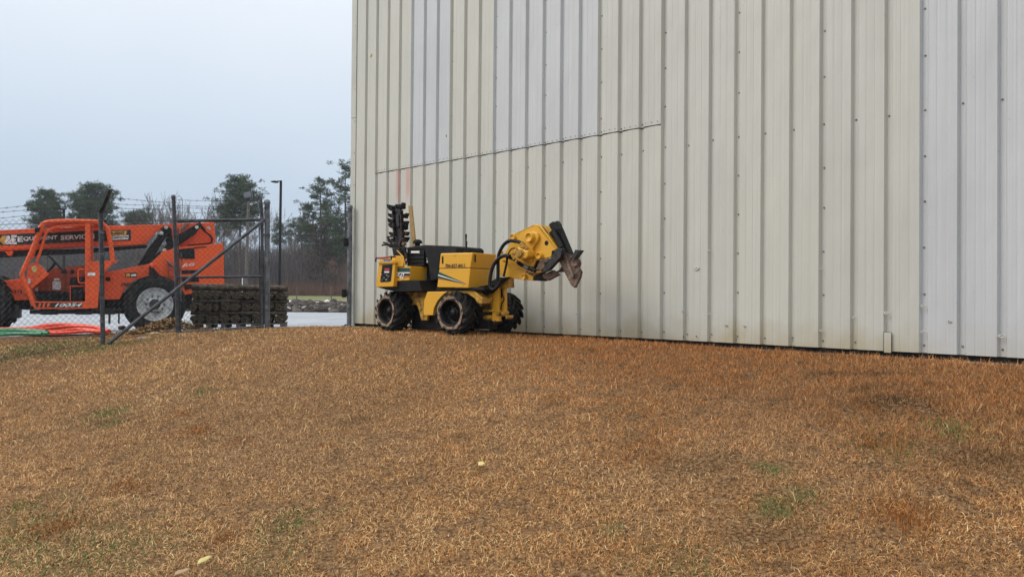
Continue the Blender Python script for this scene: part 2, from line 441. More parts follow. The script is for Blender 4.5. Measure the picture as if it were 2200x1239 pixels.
rng = np.random.default_rng(7)
def ground_hit(px, py, dz=0.0):
    d = ray(px, py); lo, hi = 1.5, 14.0
    Y = 2.0
    while Y < 13.5:
        p = EYE + d * (Y / d.y)
        if p.z <= float(lawn_z([p.x], [p.y])[0]) + dz: return p
        Y += 0.02
    return EYE + d * (13 / d.y)
def vnoise(x, y, s, seed):
    """smooth value noise, numpy"""
    r_ = np.random.default_rng(seed); T = r_.random((256, 256))
    a = x * s + 500.0; b = y * s + 500.0
    i = np.floor(a).astype(int); j = np.floor(b).astype(int); fx = a - i; fy = b - j
    fx = fx * fx * (3 - 2 * fx); fy = fy * fy * (3 - 2 * fy); i0 = i % 256; j0 = j % 256; i1 = (i + 1) % 256; j1 = (j + 1) % 256
    return (T[i0, j0] * (1 - fx) + T[i1, j0] * fx) * (1 - fy) + (T[i0, j1] * (1 - fx) + T[i1, j1] * fx) * fy

def blades(X, Y, L, W, lean, colr, name, m, lift=0.0):
    n_ = len(X); Z = lawn_z(X, Y) - 0.004 + lift
    az = vnoise(X, Y, 3.1, 61) * 14 + rng.normal(0, 2.4, n_)
    dirx, diry = np.cos(az), np.sin(az)
    fa = rng.random(n_) * 2 * np.pi                       # blade facing
    sx, sy = np.cos(fa) * W / 2, np.sin(fa) * W / 2
    base = np.stack([X, Y, Z], -1)
    a1 = lean * 0.6; a2 = np.clip(lean * 1.35, 0, 1.75)
    l1 = L * 0.5; l2 = L * 0.5
    p1 = base + np.stack([dirx * np.sin(a1) * l1, diry * np.sin(a1) * l1, np.cos(a1) * l1], -1)
    p2 = p1 + np.stack([dirx * np.sin(a2) * l2, diry * np.sin(a2) * l2, np.cos(a2) * l2], -1)
    sd = np.stack([sx, sy, rng.normal(0, .25, n_) * W], -1)
    V = np.stack([base - sd, base + sd, p1 + sd * .8, p1 - sd * .8, p2], 1).reshape(-1, 3)
    k = np.arange(n_)[:, None] * 5
    F = np.concatenate([k + np.array([[0, 1, 2]]), k + np.array([[0, 2, 3]]), k + np.array([[3, 2, 4]])], 1).reshape(-1, 3)
    C = np.repeat(np.concatenate([colr, np.ones((n_, 1))], 1)[:, None], 5, 1).reshape(-1, 4)
    return np_mesh(name, V, F, m, attr=C)

GREEN = [(435, 843, .16, .8), (228, 890, .20, .9), (240, 910, .12, .8), (1670, 1098, .13, .95), (1655, 1010, .10, .7), (1722, 1062, .10, .7),
         (2040, 925, .16, .5), (620, 1130, .20, .55), (1320, 1140, .08, .7), (1905, 962, .18, .45), (60, 1150, .45, .35), (170, 1200, .35, .35),
         (300, 1190, .3, .2), (50, 1090, .2, .3), (100, 745, .8, .75), (20, 770, .6, .5), (195, 752, .5, .6), (280, 740, .2, .5), (330, 730, .25, .3), (225, 742, .2, .8),
         (1470, 1230, .25, .3), (560, 1235, .3, .3)]
RUST = [(420, 930, .20), (265, 1050, .18), (1930, 1105, .22), (1900, 955, .2), (390, 890, .15), (515, 950, .12), (480, 1160, .15), (1190, 855, .15), (700, 960, .1), (1380, 970, .3), (120, 1140, .2), (1960, 1130, .15)]
N = 760000
Yb = np.exp(rng.uniform(np.log(2.2), np.log(13.2), N))
Xb = rng.uniform(-1, 1, N) * (0.80 * Yb + 0.5)
d_ = wall_d(Xb, Yb)
k_ = (d_ > 0.03) & ~((Xb > -4.3) & (Yb > 12.42 + 0.05 * np.sin(Xb * 9))) & ~((Xb < -4) & (Yb > 12.75)) & ~((Xb < -6.6) & (Yb > 12.0))
Xb, Yb, d_ = Xb[k_], Yb[k_], d_[k_]
nb = len(Xb)
big = vnoise(Xb, Yb, 0.55, 1); mid = vnoise(Xb, Yb, 2.3, 2); fine = vnoise(Xb, Yb, 9.0, 3); patch = vnoise(Xb, Yb, 1.1, 5)
dist = np.sqrt(Xb ** 2 + Yb ** 2)
L = (0.017 + 0.034 * rng.random(nb) ** 2.6) * (0.75 + 0.6 * fine) * np.interp(dist, [3, 9], [0.95, 1.1])
W = 0.0024 + 0.0006 * np.clip(dist - 3, 0, 10) * (0.6 + 0.4 * rng.random(nb))
near = np.clip((dist - 4.5) / 4.0, 0, 1)
L = np.where((d_ < .16) & (rng.random(nb) < .5), L * 1.35, L)
lean = np.clip(rng.normal(1.08 - 0.22 * near, 0.36, nb), 0.05, 1.4)
straw = np.array([.90, .63, .34]); tan_ = np.array([.68, .40, .175]); brown = np.array([.43, .20, .072]); dark = np.array([.12, .06, .028]); grey = np.array([.66, .52, .37])
warm = np.array([.64, .27, .085])
u = rng.random(nb)
w_straw = np.clip(.17 + .34 * (mid - .5) + .05 * (1 - near) + .16 * np.clip(-Xb / 3, -.6, 1), .03, .55)
C = np.where((u < w_straw)[:, None], straw, np.where((u < .62)[:, None], tan_, np.where((u < .86)[:, None], brown, dark)))
kk = np.clip(near * .65 + (big - .5) * 1.0, 0, 1)[:, None] * 0.75
C = C * (1 - kk) + (C * .35 + warm * .6) * kk
kg = (np.clip((patch - .6) * 3, 0, 1) * (1 - near * .6))[:, None] * .4
C = C * (1 - kg) + (C * .55 + grey * .45) * kg
C = np.minimum(C * 1.05, .92); t_ = wall_t(Xb, Yb)
zone = np.clip((Xb + .6) / 1.6, 0, 1) * np.clip((3.6 - d_) / 1.6, 0, 1)          # taller redder turf along the wall
C = C * (1 - .24 * zone[:, None] * np.array([.75, 1.05, 1.1])); L *= 1 + .12 * zone; lean = lean * (1 - .38 * zone)
leftz = (np.clip((-Xb - .2) / 2.2, 0, 1) * .22)[:, None]; C = C * (1 - leftz) + np.array([.70, .52, .33]) * leftz
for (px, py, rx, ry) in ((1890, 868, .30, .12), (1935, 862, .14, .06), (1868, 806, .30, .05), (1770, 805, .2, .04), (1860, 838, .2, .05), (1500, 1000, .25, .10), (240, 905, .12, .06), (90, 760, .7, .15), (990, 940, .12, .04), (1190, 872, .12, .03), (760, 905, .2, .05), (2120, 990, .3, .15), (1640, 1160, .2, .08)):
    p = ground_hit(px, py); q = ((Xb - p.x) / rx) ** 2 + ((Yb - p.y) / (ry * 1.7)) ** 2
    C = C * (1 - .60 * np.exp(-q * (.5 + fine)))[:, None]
pit = vnoise(Xb, Yb, 13.0, 91) * .6 + vnoise(Xb, Yb, 5.0, 92) * .4
kp = np.clip((.36 - pit) * 7, 0, 1); C = C * (1 - .55 * kp)[:, None]; L = L * (1 - .35 * kp)
lng = (rng.random(nb) < .02) & (zone < .2); L[lng] *= 1.7; C[lng] = np.array([.86, .62, .36])
C *= (0.58 + 0.58 * rng.random(nb))[:, None] * (0.86 + .28 * vnoise(Xb, Yb, .8, 71) * (1.25 - .18 * np.clip(Xb, 0, 3)))[:, None] * (0.88 + .26 * fine)[:, None]
for (px, py, rr, st) in GREEN:
    p = ground_hit(px, py)
    q = ((Xb - p.x) ** 2 + ((Yb - p.y) * .8) ** 2) / (rr * rr)
    q = q * (0.6 + 0.9 * fine)
    hit = (rng.random(nb) < st * np.exp(-q * 1.6)) & (q < 2.5)
    gcol = np.array([.055, .15, .045]) * (0.4 + 1.1 * rng.random((nb, 1))) + np.array([.09, .08, .02]) * rng.random((nb, 1))
    C[hit] = gcol[hit]; L[hit] *= 1.15
for (px, py, rr) in RUST:
    p = ground_hit(px, py)
    q = ((Xb - p.x) ** 2 + (Yb - p.y) ** 2) / (rr * rr) * (0.5 + fine)
    hit = (rng.random(nb) < .55 * np.exp(-q * 2.2))
    C[hit] = (np.array([.46, .20, .06]) * (0.25 + 1.1 * rng.random((nb, 1))))[hit]; L[hit] *= 1.5; lean[hit] *= .6
p = ground_hit(60, 790); q = ((Xb - p.x) / 2.2) ** 2 + ((Yb - p.y) / .35) ** 2      # bare muddy strip at the fence
hit = rng.random(nb) < .75 * np.exp(-q); C[hit] *= np.array([.55, .52, .55]); L[hit] *= .5
C = np.clip(C * np.array([.96, .91, .81]), 0, .95)
M['blade'] = attr_mat('grass_blade', 0.85, spec=0.2)
gr = blades(Xb, Yb, L, W, lean, C, "dry_grass", M['blade']); gr["kind"] = "stuff"
gr["label"] = "dormant brown lawn grass covering the slope"; gr["category"] = "grass"
# thinner grass outside the photographed wedge, so that a step to the side still shows lawn
N2 = 260000
Xc = rng.uniform(-11, 10, N2); Yc = rng.uniform(-2, 11, N2)
k_ = (wall_d(Xc, Yc) > .05) & (np.abs(Xc) > 0.78 * Yc + .4) & (np.abs(Xc) < 0.78 * Yc + 3.5)
Xc, Yc = Xc[k_], Yc[k_]; n2 = len(Xc)
u2 = rng.random((n2, 1)); Cc = np.where(u2 < .14, straw, np.where(u2 < .5, tan_, np.where(u2 < .85, brown, dark))) * (.5 + .5 * rng.random((n2, 1))) * np.array([.98, .80, .66])
g2 = blades(Xc, Yc, .02 + .03 * rng.random(n2) ** 2, np.full(n2, .0055), np.clip(rng.normal(.9, .35, n2), .1, 1.3), Cc, "dry_grass", M['blade'])
g2["kind"] = "stuff"; g2["label"] = "thinner brown grass at the edges of the lawn"; g2["category"] = "grass"

# fallen leaves
def leaf(px, py, ln, wd, yaw, m, label):
    p = ground_hit(px, py, 0.03); mb = MB(); n_ = 8; pts = []
    L_, Rr, mid_ = [], [], []
    for i in range(n_ + 1):
        t = i / n_; w = wd / 2 * math.sin(math.pi * t ** .8) ** .8; x = (t - .5) * ln
        z = .012 * math.sin(math.pi * t) + .004 * math.sin(9 * t)
        L_.append((x, w, z + w * .35)); Rr.append((x, -w, z + w * .25)); mid_.append((x, 0, z))
    vs = L_ + mid_ + Rr; k = n_ + 1
    mb.add(vs, [(i, i + 1, i + 1 + k, i + k) for i in range(n_)] + [(i + k, i + 1 + k, i + 1 + 2 * k, i + 2 * k) for i in range(n_)], True)
    o = mb.build("fallen_leaf", m); o.location = p + Vector((0, 0, .008)); o.rotation_euler = (R(25), R(-12), yaw)
    s = o.modifiers.new("th", 'SOLIDIFY'); s.thickness = .001
    return tag(o, label, "leaf")
M['leaf_y'] = mat('pale_yellow_leaf', (.62, .52, .20), .6, col2=(.50, .40, .14), scale=40)
M['leaf_b'] = mat('tan_leaf', (.42, .27, .15), .8, col2=(.28, .16, .08), scale=40)
leaf(440, 1207, .085, .027, .9, M['leaf_y'], "pale yellow leaf lying near the bottom left of the lawn")
leaf(393, 1233, .085, .024, .5, M['leaf_b'], "tan leaf cut by the bottom edge of the picture")
leaf(1035, 1001, .05, .04, 0, M['leaf_y'], "small bright yellow leaf in the middle of the lawn")
leaf(525, 948, .06, .018, 1.4, M['leaf_b'], "curled tan leaf beside a rusty tuft left of centre")
# ------------------------------------------------------------------ metal building
WO = Vector((-2.81, 12.85, 0)); WE = Vector((.738, -.675, 0)).normalized(); WN = Vector((-WE.y * -1, -WE.x, 0))
WN = Vector((-.675, -.738, 0)).normalized()
BYAW = math.atan2(WE.y, WE.x)
bld = thing("metal_building", "large beige metal clad building with vertical ribbed sheets and a few bluish panels", "building", WO, BYAW)
# local axes: x along the wall (t), y into the building, z up
def wall_mat(name, c1, c2, marks=False, streak=.5, grime=1.0):
    m = bpy.data.materials.new(name); m.use_nodes = True
    n, l = m.node_tree.nodes, m.node_tree.links; b = n["Principled BSDF"]
    b.inputs["Roughness"].default_value = .42; b.inputs["Specular IOR Level"].default_value = .4
    tc = n.new("ShaderNodeTexCoord"); sp = n.new("ShaderNodeSeparateXYZ"); l.new(tc.outputs["Object"], sp.inputs[0])
    mp = n.new("ShaderNodeMapping"); mp.inputs["Scale"].default_value = (34, 1, .22); l.new(tc.outputs["Object"], mp.inputs["Vector"])
    n1 = n.new("ShaderNodeTexNoise"); n1.inputs["Scale"].default_value = 2.0; n1.inputs["Detail"].default_value = 5; l.new(mp.outputs[0], n1.inputs["Vector"])
    r = n.new("ShaderNodeValToRGB"); r.color_ramp.elements[0].position = .32; r.color_ramp.elements[1].position = .70
    r.color_ramp.elements[0].color = rgb(c1); r.color_ramp.elements[1].color = rgb(c2); l.new(n1.outputs["Fac"], r.inputs["Fac"])
    # weathering blotches
    n2 = n.new("ShaderNodeTexNoise"); n2.inputs["Scale"].default_value = .9; n2.inputs["Detail"].default_value = 7; n2.inputs["Roughness"].default_value = .65
    mp2 = n.new("ShaderNodeMapping"); mp2.inputs["Scale"].default_value = (1.6, 1, .5); l.new(tc.outputs["Object"], mp2.inputs["Vector"]); l.new(mp2.outputs[0], n2.inputs["Vector"])
    r2 = n.new("ShaderNodeValToRGB"); r2.color_ramp.elements[0].position = .45; r2.color_ramp.elements[1].position = .75
    r2.color_ramp.elements[0].color = (0, 0, 0, 1); r2.color_ramp.elements[1].color = (.5, .5, .5, 1); l.new(n2.outputs["Fac"], r2.inputs["Fac"])
    mx = n.new("ShaderNodeMixRGB"); l.new(r2.outputs["Color"], mx.inputs[0]); l.new(r.outputs["Color"], mx.inputs[1]); mx.inputs[2].default_value = rgb(tuple(c * .86 for c in c2))
    # tan splash stain low on the sheets
    n3 = n.new("ShaderNodeTexNoise"); n3.inputs["Scale"].default_value = 3.2; n3.inputs["Detail"].default_value = 6; l.new(tc.outputs["Object"], n3.inputs["Vector"])
    ma = n.new("ShaderNodeMath"); ma.operation = 'MULTIPLY_ADD'; ma.inputs[1].default_value = -.55; l.new(n3.outputs["Fac"], ma.inputs[0]); l.new(sp.outputs["Z"], ma.inputs[2])
    mr = n.new("ShaderNodeMapRange"); mr.inputs[1].default_value = .02; mr.inputs[2].default_value = -.30; mr.inputs[3].default_value = 0; mr.inputs[4].default_value = .8 * grime
    l.new(ma.outputs[0], mr.inputs[0])
    mx2 = n.new("ShaderNodeMixRGB"); l.new(mr.outputs[0], mx2.inputs[0]); l.new(mx.outputs["Color"], mx2.inputs[1]); mx2.inputs[2].default_value = (.42, .35, .22, 1)
    # small dark specks
    n4 = n.new("ShaderNodeTexNoise"); n4.inputs["Scale"].default_value = 26; n4.inputs["Detail"].default_value = 2; l.new(tc.outputs["Object"], n4.inputs["Vector"])
    r4 = n.new("ShaderNodeValToRGB"); r4.color_ramp.elements[0].position = .72; r4.color_ramp.elements[1].position = .78
    r4.color_ramp.elements[0].color = (0, 0, 0, 1); r4.color_ramp.elements[1].color = (.45, .45, .45, 1); l.new(n4.outputs["Fac"], r4.inputs["Fac"])
    mx3 = n.new("ShaderNodeMixRGB"); l.new(r4.outputs["Color"], mx3.inputs[0]); l.new(mx2.outputs["Color"], mx3.inputs[1]); mx3.inputs[2].default_value = (.20, .20, .19, 1)
    cur = mx3.outputs["Color"]
    if marks:                                           # two streaks of red marking paint
        for (tx, w_) in ((1.265, .055), (1.53, .075)):
            m1 = n.new("ShaderNodeMath"); m1.operation = 'SUBTRACT'; m1.inputs[1].default_value = tx; l.new(sp.outputs["X"], m1.inputs[0])
            m2 = n.new("ShaderNodeMath"); m2.operation = 'ABSOLUTE'; l.new(m1.outputs[0], m2.inputs[0])
            m3 = n.new("ShaderNodeMapRange"); m3.inputs[1].default_value = w_; m3.inputs[2].default_value = 0; l.new(m2.outputs[0], m3.inputs[0])
            m4 = n.new("ShaderNodeMapRange"); m4.inputs[1].default_value = 1.95; m4.inputs[2].default_value = 2.15; m4.inputs[4].default_value = .5; l.new(sp.outputs["Z"], m4.inputs[0])
            m5 = n.new("ShaderNodeMath"); m5.operation = 'MULTIPLY'; l.new(m3.outputs[0], m5.inputs[0]); l.new(m4.outputs[0], m5.inputs[1])
            mm = n.new("ShaderNodeMixRGB"); l.new(m5.outputs[0], mm.inputs[0]); l.new(cur, mm.inputs[1]); mm.inputs[2].default_value = (.62, .12, .10, 1); cur = mm.outputs["Color"]
    l.new(cur, b.inputs["Base Color"])
    # rolled striations and oil canning
    ws = n.new("ShaderNodeMapping"); ws.inputs["Scale"].default_value = (75, .01, .03); l.new(tc.outputs["Object"], ws.inputs["Vector"])
    nb_ = n.new("ShaderNodeTexNoise"); nb_.inputs["Scale"].default_value = 1.0; nb_.inputs["Detail"].default_value = 2; l.new(ws.outputs[0], nb_.inputs["Vector"])
    bp = n.new("ShaderNodeBump"); bp.inputs["Strength"].default_value = streak; bp.inputs["Distance"].default_value = .006; l.new(nb_.outputs["Fac"], bp.inputs["Height"])
    no = n.new("ShaderNodeTexNoise"); no.inputs["Scale"].default_value = 2.4; no.inputs["Detail"].default_value = 2; l.new(mp2.outputs[0], no.inputs["Vector"])
    bp2 = n.new("ShaderNodeBump"); bp2.inputs["Strength"].default_value = .6; bp2.inputs["Distance"].default_value = .03; l.new(no.outputs["Fac"], bp2.inputs["Height"]); l.new(bp.outputs["Normal"], bp2.inputs["Normal"])
    l.new(bp2.outputs["Normal"], b.inputs["Normal"])
    return m
M['wall'] = wall_mat('beige_sheet', (.58, .57, .505), (.53, .525, .455))
M['wall_b'] = wall_mat('beige_sheet_aged', (.56, .555, .50), (.515, .51, .45))
M['wall_marked'] = wall_mat('beige_sheet_marked', (.57, .56, .50), (.525, .515, .45), marks=True)
M['wall_blue'] = wall_mat('bluish_white_sheet', (.57, .58, .58), (.52, .53, .53), grime=.4)
M['trim'] = mat('beige_trim', (.50, .50, .43), .45, col2=(.44, .44, .38), scale=2)
M['screw'] = mat('screw_head', (.26, .25, .22), .5, metal=.3, col2=(.07, .04, .03), scale=60)
PER = .305; TOPZ = 6.6; SEAM = 2.54; BOT = .012
def tk(k): return (31.2 - k) * PER          # groove k (left edge of groove) as distance t from the corner
def profile(t0, t1):
    """(t, depth) across one sheet from groove start t0; grooves repeat every PER"""
    pts = []; nper = int(round((t1 - t0) / PER))
    for i in range(nper):
        a = t0 + i * PER
        pts += [(a, 0), (a + .018, .039), (a + .060, .039), (a + .074, 0), (a + .136, 0), (a + .142, .0018), (a + .152, .0018), (a + .158, 0),
                (a + .213, 0), (a + .219, .0018), (a + .229, .0018), (a + .235, 0)]
    pts.append((t1, 0)); return pts
scr_rng = random.Random(3)
def sheet(t0, t1, z0, z1, m, out=0.0, screws=()):
    mb = MB(); pr = profile(t0, t1); rings = []
    zs = [z0 + (z1 - z0) * i / 4 for i in range(5)]
    vs = [(t, d - out, z) for z in zs for (t, d) in pr]; n_ = len(pr)
    fs = [(i * n_ + j, i * n_ + j + 1, (i + 1) * n_ + j + 1, (i + 1) * n_ + j) for i in range(4) for j in range(n_ - 1)]
    mb.add(vs, fs)
    # lap edge down the right-hand side and turned lip at the bottom
    mb.add([(t1, -out, z0), (t1, -out + .012, z0), (t1, -out + .012, z1), (t1, -out, z1)], [(0, 1, 2, 3)])
    lip = [(t, d - out, z0) for (t, d) in pr] + [(t, d - out + .008, z0) for (t, d) in pr]
    mb.add(lip, [(j, j + 1, j + 1 + n_, j + n_) for j in range(n_ - 1)])
    mb.m = 1
    for z in screws:
        if not (z0 < z < z1): continue
        for i in range(int(round((t1 - t0) / PER))):
            if z not in (GIRT, BASE, SEAMZ, SEAMZ2) and i > 0: continue
            t = t0 + i * PER + .036 + scr_rng.uniform(-.004, .004); zz = z + scr_rng.uniform(-.012, .012)
            mb.cyl((t, .040 - out, zz), (t, .0305 - out, zz), .0065, 8); mb.cyl((t, .040 - out, zz), (t, .0365 - out, zz), .0105, 10)
            if z in (SEAMZ, SEAMZ2):
                for q in (.11, .19, .27): mb.cyl((t + q - .04, .0 - out, zz), (t + q - .04, -.006 - out, zz), .006, 6)
    return mb.build("wall_sheet", [m, M['screw']], bld)
GIRT, BASE, SEAMZ, SEAMZ2 = 2.26, .085, SEAM + .03, 99
rows = [BASE, .55, .98, 1.42, 1.83, GIRT, 2.75, 3.2, 3.62, 4.05, 4.5, 5.0, 5.5, 6.0]
bounds = [-10, -7, -4, -1, 2, 5, 8, 11, 14, 17, 20, 23, 26, 29]
for ki, k0 in enumerate(bounds):
    a, b = tk(k0 + 3), tk(k0)                 # sheet covers k0..k0+3
    if k0 == 29: a = 0.14
    blue_low = k0 < 2
    st = .0 + .0015 * (ki % 2)
    if 11 <= k0 < 29:
        um = M['wall_blue'] if (14 <= k0 < 20 or k0 == 23) else M['wall_b'] if ki % 2 else M['wall']
        lm = M['wall_marked'] if k0 == 26 else M['wall'] if ki % 2 else M['wall_b']
        sheet(a, b, BOT, SEAM - .006, lm, st, rows)
        sheet(a, b, SEAM, TOPZ, um, st + .007, rows + [SEAMZ])
        mb = MB(); pr = profile(a, b); n_ = len(pr)                      # black strip standing in for the shadow under the lap
        mb.add([(t, d - st - .0045, SEAM - .009 + .004 * math.sin(t * 21)) for t, d in pr] + [(t, d - st - .0045, SEAM + .004) for t, d in pr],
               [(j, j + 1, j + 1 + n_, j + n_) for j in range(n_ - 1)])
        mb.build("lap_shadow_strip", M['black_matt'], bld)
    elif k0 == 29:
        mb_t = tk(29)
        # short two-rib sheet beside the corner trim
        for (z0, z1, m_, o_) in ((BOT, TOPZ, M['wall'], 0.0),):
            mb = MB(); pr = [(0.10, 0)] + [p for p in profile(tk(31), tk(29))]
            n_ = len(pr); mb.add([(t, d - o_, z0) for t, d in pr] + [(t, d - o_, z1) for t, d in pr], [(j, j + 1, j + 1 + n_, j + n_) for j in range(n_ - 1)])
            mb.m = 1
            for z in rows:
                for g_ in (31, 30):
                    mb.cyl((tk(g_) + .038, .040, z), (tk(g_) + .038, .0305, z), .0065, 8)
            mb.build("wall_sheet", [m_, M['screw']], bld)
    else:
        sheet(a, b, BOT, TOPZ, M['wall_blue'] if k0 < 2 else (M['wall'] if ki % 2 else M['wall_b']), st, rows)
# corner trim, in two lengths
for (z0, z1, o_) in ((-.04, 3.56, 0), (3.565, TOPZ, .003)):
    mb = MB(); mb.prism([(-.012 - o_, -.012 - o_, z0), (.125, -.012 - o_, z0), (.125, .02, z0), (.02, .02, z0), (.02, .16, z0), (-.012 - o_, .16, z0)], (0, 0, z1 - z0))
    mb.build("corner_trim", M['trim'], bld, .004)
# seam line of the trim edge, with its screws
mb = MB()
for z in [x * .55 + .2 for x in range(12)]: mb.cyl((.10, -.012, z), (.10, -.02, z), .007, 8)
o = mb.build("trim_screws", M['screw'], bld); o["kind"] = "stuff"
# inside core, rear and end walls, eave and roof
LEN = tk(-10)
mb = MB(); mb.box((LEN / 2, 7.06, TOPZ / 2 + .005), (LEN - .1, 13.98, TOPZ - .01)); mb.build("wall_core", M['trim'], bld)
mb = MB(); pr = []
for i in range(45):
    a = .17 + i * PER; pr += [(a, 0), (a + .02, .031), (a + .05, .031), (a + .072, 0)]
n_ = len(pr); mb.add([(d - .006, t, BOT) for t, d in pr] + [(d - .006, t, TOPZ) for t, d in pr], [(j, j + 1, j + 1 + n_, j + n_) for j in range(n_ - 1)])
mb.build("end_wall_sheet", M['wall'], bld)
mb = MB(); mb.prism([(-.25, -.25, TOPZ), (-.25, 7.05, TOPZ + 1.2), (-.25, 14.3, TOPZ), (-.25, 14.3, TOPZ - .12), (-.25, 7.05, TOPZ + 1.08), (-.25, -.25, TOPZ - .12)], (LEN + .4, 0, 0))
mb.build("roof", M['trim'], bld, .01)
# black strip put in as the gap's shade, and concrete footing under the sheets
mb = MB(); mb.box((LEN / 2, .075, -.012), (LEN, .05, .06)); mb.build("base_gap_shade", M['black_matt'], bld)
mb = MB(); mb.box((LEN / 2, .30, -.25), (LEN + .1, .74, .41)); mb.build("footing", M['concrete'], bld, .006)
# small dents and patched rib near the foot of the wall
def dent(px, py, r_, k):
    d = ray(px, py); a = WO - EYE; s = a.dot(WN) / d.dot(WN); p = EYE + d * s; q = p - WO
    t = q.dot(WE); z = p.z
    mb = MB(); n_ = 10; rings = []
    for j, (rr, dd) in enumerate(((1, .001), (.72, -.004), (.4, .004), (.12, .008))):
        rings.append([Vector((t + r_ * rr * math.cos(a_) * (1 + .2 * math.sin(3 * a_ + k)), dd - .012 - (.0), z + r_ * .55 * rr * math.sin(a_))) for a_ in [2 * math.pi * i / n_ for i in range(n_)]])
    mb.loft(rings, False, True); o = mb.build("dent", M['wall'], bld)
for i, (px, py, r_) in enumerate([(1497, 577, .035), (1560, 698, .022), (1467, 667, .022), (1525, 538, .02), (1525, 674, .018), (1766, 578, .018), (1766, 710, .022), (1836, 682, .022), (1905, 672, .026), (1984, 657, .024), (1984, 713, .022), (2153, 722, .030), (1240, 672, .022), (1164, 667, .02), (1600, 700, .015), (2040, 690, .018)]): dent(px, py, r_, i)
def wall_pt(px, py):
    d = ray(px, py); a = WO - EYE; s = a.dot(WN) / d.dot(WN); p = EYE + d * s; return (p - WO).dot(WE), p.z
mb = MB()
for (px, py, w_, h_) in [(1470, 723, .006, .022), (1497, 722, .012, .012), (1526, 724, .006, .008), (1583, 729, .006, .018), (960, 292, .008, .03), (1704, 732, .006, .008)]:
    t, z = wall_pt(px, py); mb.box((t, -.0135, z), (w_, .003, h_))
    mb.box((t + w_ * .7, -.013, z - h_ * .5), (w_ * .6, .003, h_ * .5))
mb.build("puncture_marks", M['black_matt'], bld)["kind"] = "stuff"
t0, z0 = wall_pt(1908, 757); t1, z1 = wall_pt(1908, 713)
mb = MB(); mb.box((t0, -.016, (z0 + z1) / 2), (.062, .003, z1 - z0)); mb.build("rib_patch", M['wall_b'], bld, .001)
mb = MB(); h_ = (z1 - z0)
for (dx, dz, w_, hh) in ((-.034, 0, .003, h_), (.034, 0, .003, h_), (0, h_ / 2, .071, .003)): mb.box((t0 + dx, -.0165, (z0 + z1) / 2 + dz), (w_, .003, hh))
mb.build("patch_edge", M['black_matt'], bld)
t, z = wall_pt(797, 118)
mb = MB(); mb.add([(t - .03, -.012, z - .02), (t + .02, -.012, z + .03), (t + .03, -.012, z + .0), (t, -.014, z - .04)], [(0, 1, 2, 3)])
mb.build("yellow_scrap", M['leaf_y'], bld)

# ------------------------------------------------------------------ trencher
TO = Vector((-.753, 9.0, .037))
TF = Frame(TO, R(-40))
tr = thing("trencher", "yellow four wheeled trencher with folded digging chain and plough arm by the metal wall", "trencher", TO, R(-40))
def sidepoly(F_, pts, v, th, name, m, par, bevel=.006):
    mb = MB(); mb.prism([F_.S(x, y, v) for x, y in pts], (0, th, 0)); return mb.build(name, m, par, bevel)
def sp_(name, pts, v, th, m, bevel=.006, par=None):
    return sidepoly(TF, pts, v, th, name, m, par or tr, bevel)

